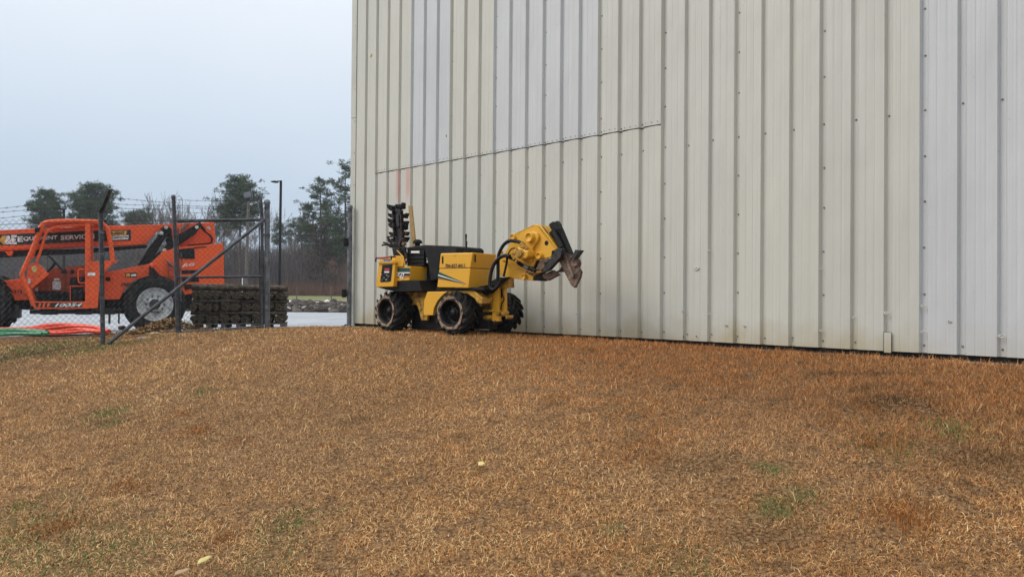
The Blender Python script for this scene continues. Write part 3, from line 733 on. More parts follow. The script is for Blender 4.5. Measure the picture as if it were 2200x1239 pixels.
def wheel(parent, c, Rr, Wd, rim_r, nl, m_t, m_rim, lug=.022, yaw=0.0, mud=None, lug_w=.035, bolts=8, hub_m=None, name="wheel", rim_dish=.05):
    """wheel whose outer face looks along -y; c = centre of the outer face"""
    w = bpy.data.objects.new(name, None); COL.objects.link(w); w.parent = parent; w.location = c; w.rotation_euler = (0, 0, yaw); w.empty_display_size = .1
    mb = MB(); rr = Rr - lug
    prof = [(rim_r, .02), (rim_r + .012, .004), (rim_r + (rr - rim_r) * .5, -.006), (rr - .03, .012), (rr - .006, .035), (rr, Wd * .3), (rr + .004, Wd * .5), (rr, Wd * .7),
            (rr - .006, Wd - .035), (rr - .03, Wd - .012), (rim_r + (rr - rim_r) * .5, Wd + .006), (rim_r + .012, Wd - .004), (rim_r, Wd - .02), (rim_r - .01, Wd * .5)]
    mb.lathe(prof, (0, 0, 0), 'y', 56, closed=True)
    for i in range(nl):                                  # chevron lugs, alternating halves
        for side_ in (0, 1):
            a0 = 2 * math.pi * (i + .5 * side_) / nl; pts = []
            steps = 4; lw_ = lug_w
            ringA = []
            for s_ in range(steps + 1):
                f = s_ / steps; y = (.004 + f * (Wd * .56)) if side_ == 0 else (Wd - .004 - f * (Wd * .56))
                a = a0 + f * (Wd * .62) / Rr; r0 = rr - .03 if s_ == 0 else rr - .008; r1 = Rr - (.012 if s_ == 0 else 0)
                h = lw_ / Rr / 2 * (1.15 if s_ == 0 else 1)
                ringA.append([Vector((math.cos(a + q) * r_, y, math.sin(a + q) * r_)) for (q, r_) in ((-h * 1.25, r0), (-h, r1), (h, r1), (h * 1.25, r0))])
            mb.loft(ringA, True, False)
    mb.build("tyre", m_t, w)
    mb = MB()
    mb.lathe([(rim_r + .004, -.002), (rim_r - .004, -.004), (rim_r - .012, .012), (rim_r * .90, rim_dish * .6), (rim_r * .86, rim_dish), (rim_r * .55, rim_dish * 1.15), (rim_r * .50, rim_dish * .7), (rim_r * .3, rim_dish * .65), (.001, rim_dish * .6)], (0, 0, 0), 'y', 40)
    mb.lathe([(rim_r, Wd), (rim_r * .9, Wd - .04), (rim_r * .3, Wd - .05), (.001, Wd - .05)], (0, 0, 0), 'y', 24)
    mb.build("rim", m_rim, w)
    mb = MB(); hr = rim_r * .26
    mb.lathe([(hr * 1.25, rim_dish * .95), (hr * 1.2, rim_dish * .6), (hr, rim_dish * .45), (.001, rim_dish * .4)], (0, 0, 0), 'y', 20)
    for i in range(bolts):
        a = 2 * math.pi * i / bolts; x, z = math.cos(a) * rim_r * .5, math.sin(a) * rim_r * .5
        mb.cyl((x, rim_dish * 1.2, z), (x, rim_dish * .4, z), rim_r * .055, 8)
    mb.build("hub", hub_m or m_rim, w)
    if mud:
        mb = MB(); k0, k1 = rim_r + .012, rim_r + (rr - rim_r) * .68
        ring1, ring2, ring3 = [], [], []
        for i in range(48):
            a = 2 * math.pi * i / 48; j = .006 * math.sin(5 * a) + .005 * math.sin(11 * a + 1) + .004 * math.sin(17 * a)
            ring1.append(Vector((math.cos(a) * k0, .0, math.sin(a) * k0)))
            ring2.append(Vector((math.cos(a) * (k0 + k1) / 2, -.0065, math.sin(a) * (k0 + k1) / 2)))
            ring3.append(Vector((math.cos(a) * (k1 + j), -.004, math.sin(a) * (k1 + j))))
        mb.loft([ring1, ring2, ring3], False, True); mb.build("mud_ring", mud, w)
    return w
WR, WW = .262, .31
wc = .252
w1 = wheel(tr, (0, 0, wc), WR, WW, .156, 14, M['rubber_mud'], M['black'], mud=M['mud'], yaw=R(4), lug=.034, rim_dish=.10)
w2 = wheel(tr, (-1.20, .0, wc), WR, WW, .156, 14, M['rubber_mud'], M['black'], mud=M['mud'], yaw=R(-6), lug=.034, rim_dish=.10)
w3 = wheel(tr, (0.02, .80, wc), WR, WW, .156, 14, M['rubber_mud'], M['black'], yaw=R(4), lug=.034)
w4 = wheel(tr, (-1.18, .85, wc), WR, WW, .156, 14, M['rubber_mud'], M['black'], yaw=R(-6), lug=.034)
for w_ in (w2, w4): w_.rotation_euler.y = .17

# chassis, axles, articulation
mb = MB(); mb.box((-.02, .52, .25), (.16, .70, .13)); mb.box((-1.19, .52, .25), (.16, .74, .13)); mb.box((-.6, .52, .30), (1.15, .34, .16)); mb.build("axle_frame", M['black'], tr, .01)
mb = MB(); mb.box((-.62, .52, .42), (1.3, .5, .18)); mb.build("chassis", M['yellow_dirty'], tr, .01)
# side fender / frame plates
sp_("fender_plate", [(918, 626.5), (961, 626), (953, 632), (940, 646), (932, 662), (930, 677), (910, 677), (911, 645)], .06, .05, M['yellow'])
sp_("frame_plate", [(886, 641), (918, 637), (918, 688), (905, 688), (898, 660)], .22, .04, M['yellow_dirty'])
sp_("fender_top", [(957, 620), (1012, 620), (1022, 627), (1036, 640), (1036, 652), (1026, 652), (1020, 641), (1003, 630), (953, 631)], .16, .35, M['yellow_dirty'])
sp_("underside_shade_plate", [(884, 660), (940, 655), (1050, 690), (1050, 707), (884, 707)], .30, .16, M['black'])  # added black plate, makes the shade under the machine between the wheels

# engine box with phone number
vB = .10
uTL, uTR = TF.S(947, 544, vB), TF.S(1016, 542.5, vB)
BL_, BR_ = TF.S(939, 617, vB), TF.S(1006, 618.5, vB)
ML_, MR_ = TF.S(943.6, 577.5, vB), TF.S(1010.5, 576.5, vB)
far = TF.front(1066, 545, uTR.x).y - vB
mb = MB(); lo_ = [ML_, MR_, BR_, BL_]
dn = [p + Vector((0, far, 0)) for p in lo_]; dn[2] += Vector((0, 0, .018)); dn[3] += Vector((0, 0, .018))
mb.add(lo_ + dn, [(0, 1, 2, 3), (7, 6, 5, 4), (0, 4, 5, 1), (1, 5, 6, 2), (2, 6, 7, 3), (3, 7, 4, 0)])
box = mb.build("engine_box", M['yellow'], tr, .008)
mb = MB(); g_ = Vector((0, 0, .004)); e_ = Vector((0, -.006, 0))
lidp = [uTL + e_, uTR + e_ + Vector((.004, 0, 0)), MR_ + e_ + g_ + Vector((.004, 0, 0)), ML_ + e_ + g_]
mb.prism(lidp, (0, far + .012, 0)); mb.build("engine_box_lid", M['yellow'], tr, .012)
lh = TF
def sbox(name, x0, y0, x1, y1, v, th, m, par=None, bev=.002):
    return sidepoly(TF, [(x0, y0), (x1, y0), (x1, y1), (x0, y1)], v, th, name, m, par or tr, bev)
text_on("704-837-8411", TF.S(956.5, 567.0, vB - .008), TF.S(999, 566.4, vB - .008), TF.S(956.5, 575.2, vB - .008), M['text_black'], "phone_number", tr, bold=.028, lift=.001)
sbox("lid_latch", 949, 550.5, 951.5, 566, vB - .014, .008, M['black'])
mb = MB(); a, b = TF.front(1019.5, 547, uTR.x + .008), TF.front(1022, 563, uTR.x + .008); mb.prism([a, (a.x, b.y, a.z), b, (b.x, a.y, b.z)], (.004, 0, 0)); mb.build("lid_latch", M['black'], tr)
sp_("decal_stripe", [(942, 583.5), (1003, 609.8), (942, 590.2)], vB - .004, .002, M['decal_green'], 0)
sp_("decal_stripe", [(941.4, 589.6), (1003, 610), (941.2, 592.2)], vB - .007, .002, M['white'], 0)
sp_("decal_stripe", [(941, 592.4), (1002, 610.4), (940.6, 596.2)], vB - .004, .002, M['text_black'], 0)
sp_("decal_stripe", [(940.4, 597.4), (990, 608), (940.2, 598.2)], vB - .004, .002, M['text_black'], 0)
sp_("under_deck", [(937, 619), (1040, 617), (1040, 624), (937, 624)], .14, .25, M['black'])

# control console
v0 = 0.0
pan = sp_("control_console", [(813, 566), (849, 565), (845, 615.5), (807.5, 616.5)], v0, .16, M['yellow'])
sp_("console_top", [(813, 562), (847, 560), (848.5, 565.5), (812.5, 567)], v0 - .02, .2, M['yellow'])
sp_("console_face", [(821.5, 569), (843, 567.5), (839.5, 603), (837.5, 605), (818, 606), (816.6, 604.5)], v0 - .004, .004, M['black_matt'], 0)
sbox("warning_sticker", 826, 576.3, 836.5, 581, v0 - .007, .003, M['decal_red'], bev=0)
sbox("warning_sticker", 825.5, 582.5, 835.8, 586, v0 - .007, .003, M['white'], bev=0)
for (x, y, r_) in ((835.5, 595, .016), (826.5, 597.5, .012), (822, 602, .010), (831, 601, .008), (820, 590, .006), (832, 591, .006)):
    p = TF.S(x, y, v0 - .004); mb = MB(); mb.lathe([(r_, 0), (r_, -.012), (r_ * .7, -.018), (.001, -.018)], p, 'y', 14); mb.build("gauge", M['galv'] if r_ > .009 else M['text_white'], tr)
sp_("console_side_plate", [(851, 549.5), (862, 549), (867, 560), (866, 572), (849, 573)], v0 + .03, .03, M['yellow'])
sp_("console_back", [(817, 552), (850, 549), (850, 562), (815, 563)], v0 + .10, .05, M['yellow'])
sbox("white_tag", 822.5, 556, 840, 562.5, v0 - .024, .004, M['white'], bev=0)
text_on("K4 60", TF.S(825, 557.2, v0 - .025), TF.S(838, 556.8, v0 - .025), TF.S(825, 561.2, v0 - .025), M['text_black'], "tag_lettering", tr, bold=.02, lift=.002)
mb = MB(); mb.tube(smooth_path([TF.S(806.8, 562, v0 - .05), TF.S(808.5, 554.5, v0 - .05), TF.S(812, 554, v0 - .05)], 4), .010, 8); mb.build("rail_hook", M['black'], tr); mb = MB()
mb.tube(smooth_path([TF.S(840, 558, v0 - .05), TF.S(842, 552, v0 - .05), TF.S(850, 551.5, v0 - .02)], 4), .010, 8); mb.build("rail_hook", M['black'], tr)
mb = MB(); mb.tube([TF.S(811, 554.4, v0 - .05), TF.S(826, 553.4, v0 - .05), TF.S(841, 551.2, v0 - .05)], .013, 8); mb.build("hand_rail", M['red_grip'], tr)
# decal box
sp_("side_box", [(847, 573.5), (882, 571.5), (879.5, 602), (846, 604)], v0 + .05, .30, M['yellow'])
sp_("side_box_decal", [(850.5, 575.5), (881, 575.5), (880.4, 584.5), (849.3, 584.5)], v0 + .047, .002, M['decal_green'], 0)
sp_("side_box_decal", [(849, 584.8), (880.4, 584.8), (880.2, 587), (848.8, 587)], v0 + .046, .002, M['white'], 0)
sp_("side_box_decal", [(848.8, 587), (880.2, 587), (879.8, 592.6), (848.4, 592.6)], v0 + .047, .002, M['text_black'], 0)
sp_("side_box_decal", [(848, 594.5), (879.6, 594.5), (879.5, 596), (848, 596)], v0 + .047, .002, M['decal_red'], 0)
text_on("LM", TF.S(850.5, 586.5, v0 + .044), TF.S(859.5, 586, v0 + .044), TF.S(849.5, 594.6, v0 + .044), M['text_white'], "model_lettering", tr, shear=.25, bold=.02)
text_on("42", TF.S(859.4, 587.4, v0 + .043), TF.S(869, 586.8, v0 + .043), TF.S(857.6, 599.4, v0 + .043), M['text_white'], "model_lettering", tr, shear=.25, bold=.02)
sp_("belly_pan", [(810, 617), (846, 613), (850, 604), (900, 602), (906, 625), (850, 627)], v0 + .06, .5, M['black'])
# levers
for (a, b) in (((821, 526.5), (840, 525)), ((824, 521), (846, 528)), ((834, 517.5), (858, 534)), ((832, 510), (866, 536)), ((838, 519), (856, 540)), ((832, 509), (850, 508))):
    mb = MB(); mb.tube([TF.S(*a, v0 + .12), TF.S(*b, v0 + .14), TF.S(b[0] + 8, max(b[1] + 12, 540), v0 + .16)], [.013, .010, .006], 8); mb.build("lever", M['black'], tr)
sp_("lever_bank", [(842, 533), (858, 533), (862, 549), (845, 550)], v0 + .12, .12, M['black'])
mb = MB(); mb.tube([TF.S(853, 538, v0 + .02), TF.S(866, 551, v0 + .02), TF.S(868, 561, v0 + .02), TF.S(871, 570, v0 + .02)], [.006, .008, .008, .006], 6); mb.build("lever", M['yellow'], tr)
mb = MB(); mb.tube([TF.S(870, 543, v0 + .08), TF.S(875, 556, v0 + .08), TF.S(872, 569, v0 + .08)], .010, 6); mb.tube([TF.S(864, 553, v0 + .05), TF.S(872, 562, v0 + .05), TF.S(866, 571, v0 + .05)], .006, 6); mb.build("hydraulic_hose", M['rust'], tr)
# hood
sp_("engine_grille", [(874.5, 535), (911, 527.5), (911, 572), (874.5, 572)], .26, .05, M['black_matt'])
for y in (545, 554, 562, 569):
    sp_("grille_slat", [(878, y), (910, y - .8), (910, y + .4), (878, y + 1.2)], .245, .02, M['dark_steel'], 0)
sp_("hood", [(873.5, 531), (911, 526), (975, 528.5), (980, 532), (981, 546), (946, 548), (942, 600), (925, 604), (918, 560), (911, 536), (873.5, 537)], .255, .52, M['black_matt'], .012)
sbox("hood_badge", 883, 539, 901, 543.5, .24, .003, M['white'], bev=0)
text_on("WARNING", TF.S(884, 539.8, .238), TF.S(900, 539.4, .238), TF.S(884, 542.8, .238), M['text_black'], "badge_lettering", tr, bold=.02) if False else None
sp_("engine_block", [(893, 572), (930, 560), (944, 560), (938, 626), (893, 626)], .36, .35, M['black'])
erng = random.Random(5)
for i in range(14):
    x, y = erng.uniform(898, 936), erng.uniform(556, 618); p = TF.S(x, y, .33)
    mb = MB()
    if i % 3 == 0: mb.cyl(p, p + Vector((0, .08, 0)), erng.uniform(.012, .03), 12)
    elif i % 3 == 1: mb.tube(smooth_path([p, p + Vector((erng.uniform(-.08, .08), -.03, erng.uniform(-.06, .02))), p + Vector((erng.uniform(-.1, .1), .02, -.12))], 4), .006, 6)
    else: mb.box(p, (erng.uniform(.03, .08), .06, erng.uniform(.02, .06)))
    mb.build("engine_fitting", [M['dark_steel'], M['black'], M['galv_dark']][i % 3], tr)
sbox("engine_tag", 903.5, 573, 911, 575.5, .30, .003, M['white'], bev=0)
mb = MB(); mb.tube(smooth_path([TF.S(908, 585, .31), TF.S(915, 592, .31), TF.S(917, 602, .31), TF.S(914, 608, .31)], 5), .007, 6); mb.build("wiring_loom", M['galv'], tr)
mb = MB(); p = TF.S(897, 530, .5); q = TF.S(897, 521, .5)
mb.cyl(p, q, .035, 16); mb.lathe([(.062, 0), (.066, .012), (.058, .035), (.035, .052), (.001, .055)], q - Vector((0, 0, .012)), 'z', 18); mb.lathe([(.062, 0), (.001, .002)], q - Vector((0, 0, .012)), 'z', 18)
mb.build("air_intake_cap", M['black_matt'], tr)
mb = MB(); mb.tube([TF.S(1000.5, 542, .2), TF.S(1000.5, 537, .2)], .022, 10); mb.tube([TF.S(1001.5, 538, .2), TF.S(1002, 519, .2), TF.S(1001.3, 517, .2), TF.S(1001.3, 505, .2), TF.S(1001.3, 503, .2)], [.011, .014, .008, .013, .010], 10); mb.build("throttle_lever", M['black'], tr)

# folded digging chain boom
bar = sp_("chain_boom", [(846, 452), (851, 447), (857, 448), (861, 455), (866, 560), (852, 560), (848, 500)], .42, .05, M['dark_steel'])
sp_("chain_boom", [(849, 462), (856, 461), (858, 485), (852, 490)], .40, .03, M['dark_steel'])
trng = random.Random(11)
def cutter(px, py, dirx, s_, v=.42, m=None):
    s_ *= 1.12 * trng.uniform(.82, 1.22); px += trng.uniform(-1.1, 1.1); py += trng.uniform(-2, 2)
    p = TF.S(px, py, v); mb = MB(); k = s_
    mb.box(p + Vector((0, .03, 0)), (.052 * k, .07, .05 * k))
    q = p + Vector((dirx * .028 * k, 0, 0))
    mb.prism([q + Vector((0, -.015, .028 * k)), q + Vector((dirx * .038 * k, -.025, .036 * k)), q + Vector((dirx * .030 * k, -.02, .004)), q + Vector((0, -.01, -.022 * k))], (0, .06, 0))
    mb.prism([p + Vector((-.02, -.02, -.02)), p + Vector((.02, -.02, -.02)), p + Vector((.015, -.02, .02)), p + Vector((-.015, -.02, .02))], (0, .03, 0))
    rm = Matrix.Rotation(trng.uniform(-.28, .28), 3, 'Y'); mb.v = [tuple(rm @ (Vector(q_) - p) + p) for q_ in mb.v]
    return mb.build("chain_cutter", m or (M['rust'] if trng.random() < .45 else M['black']), tr, .003)
for i, y in enumerate((462, 476, 488, 502, 516, 528)): cutter(843.2 - .2 * i, y, -1, 1.05)
for i, y in enumerate((464, 477, 490, 502, 515)): cutter(866.5 + .9 * i * .4, y, 1, 1.0, m=M['rust'] if i in (3,) else None)
for (x, y, d_r) in ((843, 449, -1), (853, 444, 1), (862, 446, 1)): cutter(x, y, d_r, 1.1)
p = TF.S(860.5, 438, .42); mb = MB(); mb.prism([p + Vector((-.012, 0, -.05)), p + Vector((.03, 0, -.05)), p + Vector((.015, 0, .02))], (0, .05, 0)); mb.build("chain_cutter", M['dark_steel'], tr, .002)
for i, y in enumerate((514, 524, 534, 543, 552)):
    p = TF.S(868 + i * .5, y, .39); mb = MB(); mb.box(p, (.042, .05, .050)); mb.cyl(p + Vector((0, -.04, 0)), p + Vector((0, .02, 0)), .010, 8); mb.build("chain_link", [M['rust'], M['steel_mud']][i % 2], tr, .004)
for i, y in enumerate(range(456, 512, 9)):
    for x in (845.5, 862.5):
        p = TF.S(x + (y - 456) * .05, y, .40); mb = MB(); mb.box(p, (.025, .05, .055)); mb.build("chain_link", M['rust'] if i % 2 else M['black'], tr, .004)
mb = MB()
for i in range(6):
    p = TF.S(852 + i * 2, 545 - i * 5, .38); mb.box(p, (.05, .06, .03), Matrix.Rotation(i, 3, 'Y'))
mb.build("boom_mount", M['rust'], tr, .004)

# front mast and linkages
sp_("mast_plate", [(1058, 606), (1070, 604), (1072, 690), (1057, 690)], .36, .05, M['yellow'])
sp_("mast_plate", [(1074, 604), (1084, 604), (1085, 678), (1075, 680)], .42, .05, M['yellow'])
sp_("mast_plate", [(1036, 640), (1052, 636), (1056, 672), (1036, 672)], .46, .08, M['yellow_dirty'])
sp_("mast_cap", [(1060, 600), (1091, 595), (1092, 618), (1060, 618)], .38, .12, M['yellow_dirty'])
sp_("mast_bracket", [(1022, 617), (1055, 610), (1060, 620), (1048, 632), (1036, 632)], .28, .1, M['black'])
sp_("mast_bracket", [(1054, 604), (1070, 596), (1093, 595), (1080, 604), (1070, 612), (1060, 618)], .30, .06, M['black'])
mb = MB()
for i in range(7):
    p = TF.S(1042.5 + i * 2.6, 682.5, .38); q = TF.S(1042.5 + i * 2.6 + 1.5, 682.5, .38); mb.cyl(p, q, .036 - .003 * (i % 2), 14)
mb.cyl(TF.S(1060, 683, .38), TF.S(1074, 683, .38), .020, 12); mb.build("pivot_spring", M['yellow_dirty'], tr)
for (x, y, r_, m) in ((1068, 674, .025, 'yellow_dirty'), (1089, 681, .022, 'yellow_dirty'), (1080, 672, .02, 'yellow_dirty'), (1040, 640, .018, 'rust'), (1050, 640, .018, 'rust'), (1062, 692, .02, 'rust'), (1044, 632, .014, 'galv_dark')):
    p = TF.S(x, y, .34); mb = MB(); mb.cyl(p, p + Vector((0, .1, 0)), r_, 14); mb.cyl(p - Vector((0, .01, 0)), p, r_ * .6, 10); mb.build("pivot_pin", M[m], tr)
for (y0, y1) in ((631, 634), (637, 640.5), (666, 669)):
    sp_("cross_bar", [(1037, y0), (1061, y0), (1061, y1), (1037, y1)], .34, .12, M['yellow_dirty'], .002)
mb = MB(); mb.tube(smooth_path([TF.S(1078, 620, .40), TF.S(1080, 635, .40), TF.S(1083, 643, .39), TF.S(1078, 652, .39), TF.S(1076, 665, .39)], 5), .008, 6); mb.build("hydraulic_hose", M['hose'], tr)
sp_("slot", [(1076, 622), (1078.5, 622), (1078.5, 640), (1076, 640)], .415, .01, M['black'], 0)

# plough head
Z2 = lambda X, Y: (1040 + X / 7.745, 470 + Y / 7.745)
def zp(pts): return [Z2(*p) for p in pts]
vP = .34
sp_("plough_housing", zp([(455, 270), (840, 88), (905, 100), (990, 170), (1212, 492), (1125, 560), (1115, 635), (860, 695), (800, 830), (700, 800), (500, 690), (400, 600), (330, 590), (400, 460), (445, 400)]), vP, .05, M['yellow'])
sp_("plough_lower_plate", zp([(200, 600), (420, 590), (600, 740), (770, 860), (950, 880), (890, 900), (820, 930), (805, 1030), (640, 1012), (450, 985), (230, 940)]), vP + .03, .07, M['yellow'])
sp_("plough_rear_plate", zp([(500, 250), (905, 96), (1075, 130), (1090, 200), (1200, 470), (1100, 620), (860, 690), (600, 640)]), vP + .24, .05, M['yellow'])
mb = MB(); a = TF.S(*Z2(905, 100), vP); b = TF.S(*Z2(1212, 492), vP)
nrm_ = Vector((.0, .0, .0)); mb.prism([a, b, b + Vector((-.02, 0, -.012)), a + Vector((-.02, 0, -.012))], (0, .29, 0)); a2 = TF.S(*Z2(455, 270), vP); b2 = TF.S(*Z2(840, 88), vP)
mb.prism([a2, b2, b2 + Vector((.008, 0, -.02)), a2 + Vector((.008, 0, -.02))], (0, .29, 0)); mb.build("plough_cover", M['yellow'], tr, .004)
sp_("cover_slot", zp([(960, 118), (975, 118), (1068, 235), (1058, 240)]), vP - .003, .003, M['black'], 0)
def boss(X, Y, r_, h_, m=M['yellow'], v=vP, name="boss"):
    p = TF.S(*Z2(X, Y), v); mb = MB(); mb.lathe([(r_ * 1.05, 0), (r_, -h_ * .8), (r_ * .93, -h_), (r_ * .72, -h_), (r_ * .66, -h_ * .7), (.001, -h_ * .65)], p, 'y', 26); return mb.build(name, m, tr)
K_ = 1 / 7.745 / 182.0   # zoom pixel to metres at the plough
sp_("eccentric_arm", zp([(700, 300), (735, 235), (810, 208), (880, 235), (905, 300), (880, 380), (840, 430), (800, 500), (805, 600), (780, 720), (700, 690), (700, 560), (740, 480), (760, 400)]), vP - .035, .035, M['yellow'], .010)
boss(775, 310, .060, .045, v=vP - .035); boss(940, 615, .042, .05); boss(680, 965, .036, .04, v=vP + .03); boss(490, 310, .042, .03)
boss(300, 560, .02, .03); boss(345, 705, .015, .03)
mb = MB(); p = TF.S(*Z2(1038, 403), vP - .002); mb.cyl(p, p + Vector((0, .002, 0)), .028, 18); p = TF.S(*Z2(1150, 555), vP - .002); mb.cyl(p, p + Vector((0, .002, 0)), .022, 16); mb.build("port_hole", M['black'], tr)
# hydraulic motor
mb = MB(); mb.prism([TF.S(*q, vP - .14) for q in zp([(510, 500), (560, 465), (680, 520), (730, 530), (730, 620), (690, 665), (600, 660), (500, 640), (470, 580)])], (0, .14, 0)); mb.build("hydraulic_motor", M['yellow'], tr, .014)
mb = MB(); mb.prism([TF.S(*q, vP - .165) for q in zp([(520, 520), (550, 490), (620, 510), (640, 560), (610, 620), (560, 660), (500, 640), (490, 570)])], (0, .05, 0)); mb.build("motor_flange", M['yellow_dirty'], tr, .006)
for (X, Y) in ((490, 590), (612, 540), (575, 640), (540, 490), (500, 660), (540, 700)): boss(X, Y, .014, .015, M['yellow_dirty'], vP - .165, "bolt")
for (X, Y) in ((630, 415), (655, 440), (675, 470), (640, 460), (705, 495)):
    p = TF.S(*Z2(X, Y), vP - .12); mb = MB(); mb.cyl(p - Vector((.02, 0, .01)), p + Vector((.02, 0, .01)), .017, 10); mb.build("hose_fitting", M['yellow_dirty'], tr)
# scooped link, tan boot and dark frame bits
sp_("link_strap", zp([(400, 640), (440, 650), (800, 870), (960, 875), (890, 905), (760, 895), (540, 790), (400, 670)]), vP - .02, .03, M['yellow'], .003)
for i, (X, Y) in enumerate(((600, 750), (665, 785), (710, 810), (770, 830), (820, 845))):
    p = TF.S(*Z2(X, Y), vP - .05); mb = MB(); mb.cyl(p - Vector((.03, 0, -.016)), p + Vector((.03, 0, -.016)), .020 if i % 2 else .024, 10); mb.build("hose_fitting", M['hose'] if i not in (2,) else M['galv'], tr)
for (X, Y) in ((715, 880), (760, 910), (800, 925)): boss(X, Y, .012, .015, M['galv'], vP + .02, "bolt")
sp_("rubber_boot", zp([(920, 700), (1070, 660), (1000, 800), (900, 890), (820, 960), (800, 950), (860, 830)]), vP + .02, .16, M['mud'])
sp_("lower_shoe", zp([(800, 1000), (860, 960), (940, 920), (975, 985), (930, 1035), (800, 1020)]), vP + .05, .14, M['black'])
sp_("strut_bar", zp([(1210, 495), (1308, 495), (1270, 640), (1075, 850), (1000, 885), (955, 880)]), vP - .03, .06, M['dark_steel'])
sp_("strut_bar", zp([(860, 700), (905, 690), (860, 800), (820, 830)]), vP + .02, .05, M['black'])
sp_("share_blade", zp([(955, 940), (1130, 850), (1180, 885), (1232, 930), (1050, 1028), (985, 990)]), vP + .04, .06, M['steel_mud'])
sp_("depth_cylinder", zp([(1070, 95), (1135, 42), (1200, 60), (1262, 170), (1290, 240), (1440, 600), (1340, 560), (1230, 480), (1070, 240), (1120, 190)]), vP + .08, .08, M['black'])
mb = MB(); mb.tube([TF.S(*Z2(1150, 200), vP + .05), TF.S(*Z2(1290, 480), vP + .05)], .035, 12); mb.build("cylinder_barrel", M['black'], tr)
mb = MB(); mb.tube(smooth_path([TF.S(*Z2(*q), vP + .06) for q in ((1190, 55), (1240, 48), (1285, 110), (1290, 180), (1265, 220))], 5), .008, 8); mb.tube(smooth_path([TF.S(*Z2(*q), vP + .05) for q in ((1180, 120), (1220, 150), (1270, 165))], 4), .007, 6); mb.build("hydraulic_hose", M['hose'], tr)
p = TF.S(*Z2(1132, 62), vP + .075); mb = MB(); mb.cyl(p, p + Vector((0, .02, 0)), .008, 8); mb.build("bolt", M['galv'], tr)
sp_("plough_blade", zp([(1300, 500), (1345, 560), (1440, 600), (1500, 660), (1560, 670), (1585, 740), (1560, 810), (1605, 880), (1590, 960), (1500, 1150), (1440, 1100), (1330, 880), (1280, 780), (1225, 660)]), vP + .06, .05, M['steel_mud'], .006)
sp_("blade_spine", zp([(1300, 470), (1330, 520), (1490, 960), (1470, 990), (1290, 560)]), vP + .04, .02, M['steel_mud'], .003)
sp_("blade_fin", zp([(1290, 790), (1330, 880), (1200, 890), (1190, 880), (1250, 850)]), vP + .07, .03, M['rust'], .003)
sp_("blade_wing", zp([(1515, 512), (1603, 522), (1500, 668), (1450, 650)]), vP + .0, .08, M['dark_steel'], .004)
boss(1525, 728, .045, .03, M['steel_mud'], vP + .06, "blade_pin"); boss(1447, 655, .012, .03, M['steel_mud'], vP + .05, "bolt")

# big hoses
for (pts, r_, v) in ((((630, 415), (560, 380), (430, 365), (330, 430), (265, 540), (235, 650), (232, 800), (230, 960), (215, 1040)), .0215, .24),
                     (((430, 620), (360, 610), (270, 640), (190, 720), (135, 830), (105, 960), (95, 1060), (100, 1130), (150, 1180), (230, 1120), (290, 980)), .0215, .20),
                     (((385, 640), (378, 720), (355, 830), (325, 960)), .014, .25),
                     (((400, 600), (420, 640), (520, 690), (580, 740)), .018, .24),
                     (((520, 485), (460, 500), (415, 555), (400, 610)), .008, .22)):
    mb = MB(); mb.tube(smooth_path([TF.S(*Z2(*q), v) for q in pts], 6), r_, 10); mb.build("hydraulic_hose", M['hose'], tr)

# red object under the machine and lumber stake behind
p = P(896, 704, 9.9); zf = p.z
rd = thing("marker_cap", "small orange red plastic scrap lying under the yellow trencher", "plastic scrap", (p.x, p.y, zf - .02))
mb = MB(); mb.lathe([(.045, 0), (.05, .02), (.03, .05), (.001, .055)], (0, 0, 0), 'z', 10); mb.box((.04, 0, .03), (.07, .05, .03), Matrix.Rotation(.5, 3, 'Y')); mb.box((0, 0, .07), (.03, .03, .05), Matrix.Rotation(.4, 3, 'X')); mb.build("scrap_body", M['pipe_orange'], rd, .006)
a = P(881, 442, 11.0); b = P(891, 545, 10.9); b2_ = a + (b - a) * 2.55
st_ = MB(); st_.prism([a + Vector((-.028, 0, 0)), a + Vector((.022, 0, .0)), b2_ + Vector((.028, 0, 0)), b2_ + Vector((-.028, 0, 0))], (.012, .04, 0))
so = st_.build("lumber_stake", M['wood'], None, .002); tag(so, "tall raw wooden stake standing upright behind the trencher's digging chain", "stake")
# ------------------------------------------------------------------ telehandler
HO = Vector((-8.65, 17.9, -.47))
HF = Frame(HO, R(28))
th = thing("telehandler", "orange telescopic handler with open cab and long boom standing behind the chain link fence", "telehandler", HO, R(28))
def hp(name, pts, v, t_, m, bevel=.01, par=None):
    return sidepoly(HF, pts, v, t_, name, m, par or th, bevel)
def Z1(X, Y): return (X / 3.4406, 400 + Y / 3.4417)      # zoom of the left part
def Zb(X, Y): return (200 + X / 3.4406, 380 + Y / 3.4417)
z1 = lambda pts: [Z1(*p) for p in pts]
zb = lambda pts: [Zb(*p) for p in pts]
TRd, TWd = .70, .38
for (u_, v_, yw) in ((0.02, 0, 0), (-3.60, 0, R(-24)), (0.02, 1.85, 0), (-3.60, 1.85, R(-24))):
    wheel(th, (u_, v_, .70), TRd, TWd, .40, 20, M['rubber'], M['silver'], lug=.035, lug_w=.06, bolts=10, hub_m=M['dark_steel'], rim_dish=.12, yaw=yw)
mb = MB(); mb.box((-1.7, 1.15, .78), (5.2, .9, .42)); mb.box((0, 1.1, .68), (.3, 1.6, .28)); mb.box((-3.35, 1.1, .68), (.3, 1.6, .28)); mb.build("chassis_frame", M['black'], th, .02)
mb = MB()
for x in (-1.0, -1.5, -2.2): mb.box((x, .75, .52), (.35, .3, .16))
